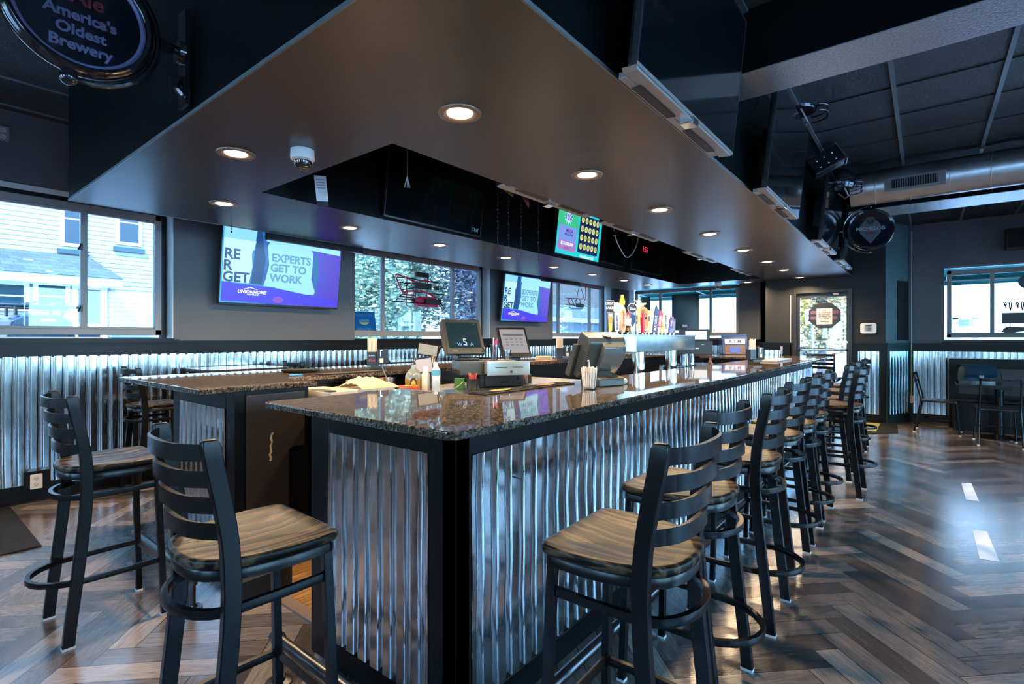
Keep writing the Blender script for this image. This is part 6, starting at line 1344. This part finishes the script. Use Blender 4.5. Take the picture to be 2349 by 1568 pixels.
t = thing('white_house','white house across the street filling the far window','house',(34,12,-.25)); mb = MB(); mb.box(34,38,5,15.5,-.25,8); part(t,'wall',mb,M['extwhite'],world=True); mb = MB(); mb.box(33.9,34,14,15,.6,1.6); part(t,'window',mb,M['bluewin'],world=True)
for k,(x,y,c,lab) in enumerate(((21.0,3.9,(.75,.75,.78),'white parked car seen low through the far door'),(21.2,-1.2,(.30,.26,.45),'violet grey parked car seen low through the far door'))):
    t = thing('parked_car', lab, 'car', (x,y,-.25), PI/2); mb = MB(); prof(mb,[(-.9,.3),(-.9,.8),(-.75,.95),(-.6,1.4),(.6,1.4),(.75,.95),(.9,.8),(.9,.3)],-2,2,Matrix()); part(t,'body',mb,pm('car paint %d'%k,c,.2,.2),bevel=.05); 
    mb = MB(); mb.box(-1.2,1.0,-.76,.76,1.0,1.32); part(t,'windows',mb,M['bluewin']); mb = MB(); [mb.cyl((sx,sy-.1,.32),(sx,sy+.1,.32),.32,n=20) for sx in (-1.3,1.3) for sy in (-.82,.82)]; part(t,'wheels',mb,M['rubber'])
t = thing('speed_sign','white 25 speed limit sign outside the far door','sign',M=frame((13.4,P(1863,725,X=13.4).y,P(1863,725,X=13.4).z),(0,-1,0),(0,0,1)))
mb = MB(); mb.box(-.14,.14,-.17,.17,0,.01); part(t,'plate',mb,M['extwhite']); text(t,'25',.20,M['ink'],0,-.05,.012,bold=.002); text(t,'SPEED LIMIT',.035,M['ink'],0,.10,.012)
mb = MB(); mb.cyl((0,-.17,-.03),(0,-t.matrix_basis.to_translation().z-.25,-.03),.025,n=8); part(t,'post',mb,M['silver'])
# ================================================================= LIGHT AND CAMERA
w = bpy.data.worlds.new('daylight'); scene.world = w; w.use_nodes = True; nt = w.node_tree
bg = nt.nodes['Background']; tc = nt.nodes.new('ShaderNodeTexCoord'); sp = nt.nodes.new('ShaderNodeSeparateXYZ'); rp = nt.nodes.new('ShaderNodeValToRGB')
nt.links.new(tc.outputs['Generated'], sp.inputs[0]); nt.links.new(sp.outputs[2], rp.inputs[0]); nt.links.new(rp.outputs[0], bg.inputs[0])
e = rp.color_ramp.elements; e[0].position = .0; e[0].color = (.46,.80,1,1); e[1].position = .6; e[1].color = (.14,.46,1,1)
bg.inputs[1].default_value = SKY
L = bpy.data.lights.new('sun','SUN'); L.energy = SUN; L.angle = .02; L.color = (1,.95,.88); o = bpy.data.objects.new('sun',L); COL.objects.link(o)
o.matrix_world = Matrix.Translation((0,-20,30)) @ Vector((.6,.5,-.8)).to_track_quat('-Z','Y').to_matrix().to_4x4()
cam = bpy.data.cameras.new('camera'); co_ = bpy.data.objects.new('camera',cam); COL.objects.link(co_); scene.camera = co_
cam.sensor_width = 36; cam.lens = F/2349*36; cam.shift_y = (Y0-784)/2349; cam.clip_start = .05; cam.clip_end = 200
co_.location = (0,0,H); co_.rotation_euler = (PI/2,0,TH-PI/2)
for ob in bpy.data.objects:
    if ob.type == 'LIGHT' and ob.data.type == 'AREA': ob.data.energy = LAMP
vs = scene.view_settings; vs.view_transform = 'Standard'; vs.look = 'None'; vs.gamma = 1; vs.exposure = EXPO; vs.use_curve_mapping = False
cy = scene.cycles; cy.use_denoising = True; cy.max_bounces = 5; cy.diffuse_bounces = 3; cy.glossy_bounces = 3; cy.transmission_bounces = 3; cy.transparent_max_bounces = 8
cy.sample_clamp_indirect = 6; cy.caustics_reflective = False; cy.caustics_refractive = False; cy.use_light_tree = True; cy.use_adaptive_sampling = True; cy.adaptive_threshold = .08; cy.adaptive_min_samples = 20
try: cy.denoiser = 'OPENIMAGEDENOISE'; cy.denoising_input_passes = 'RGB_ALBEDO_NORMAL'
except Exception: pass
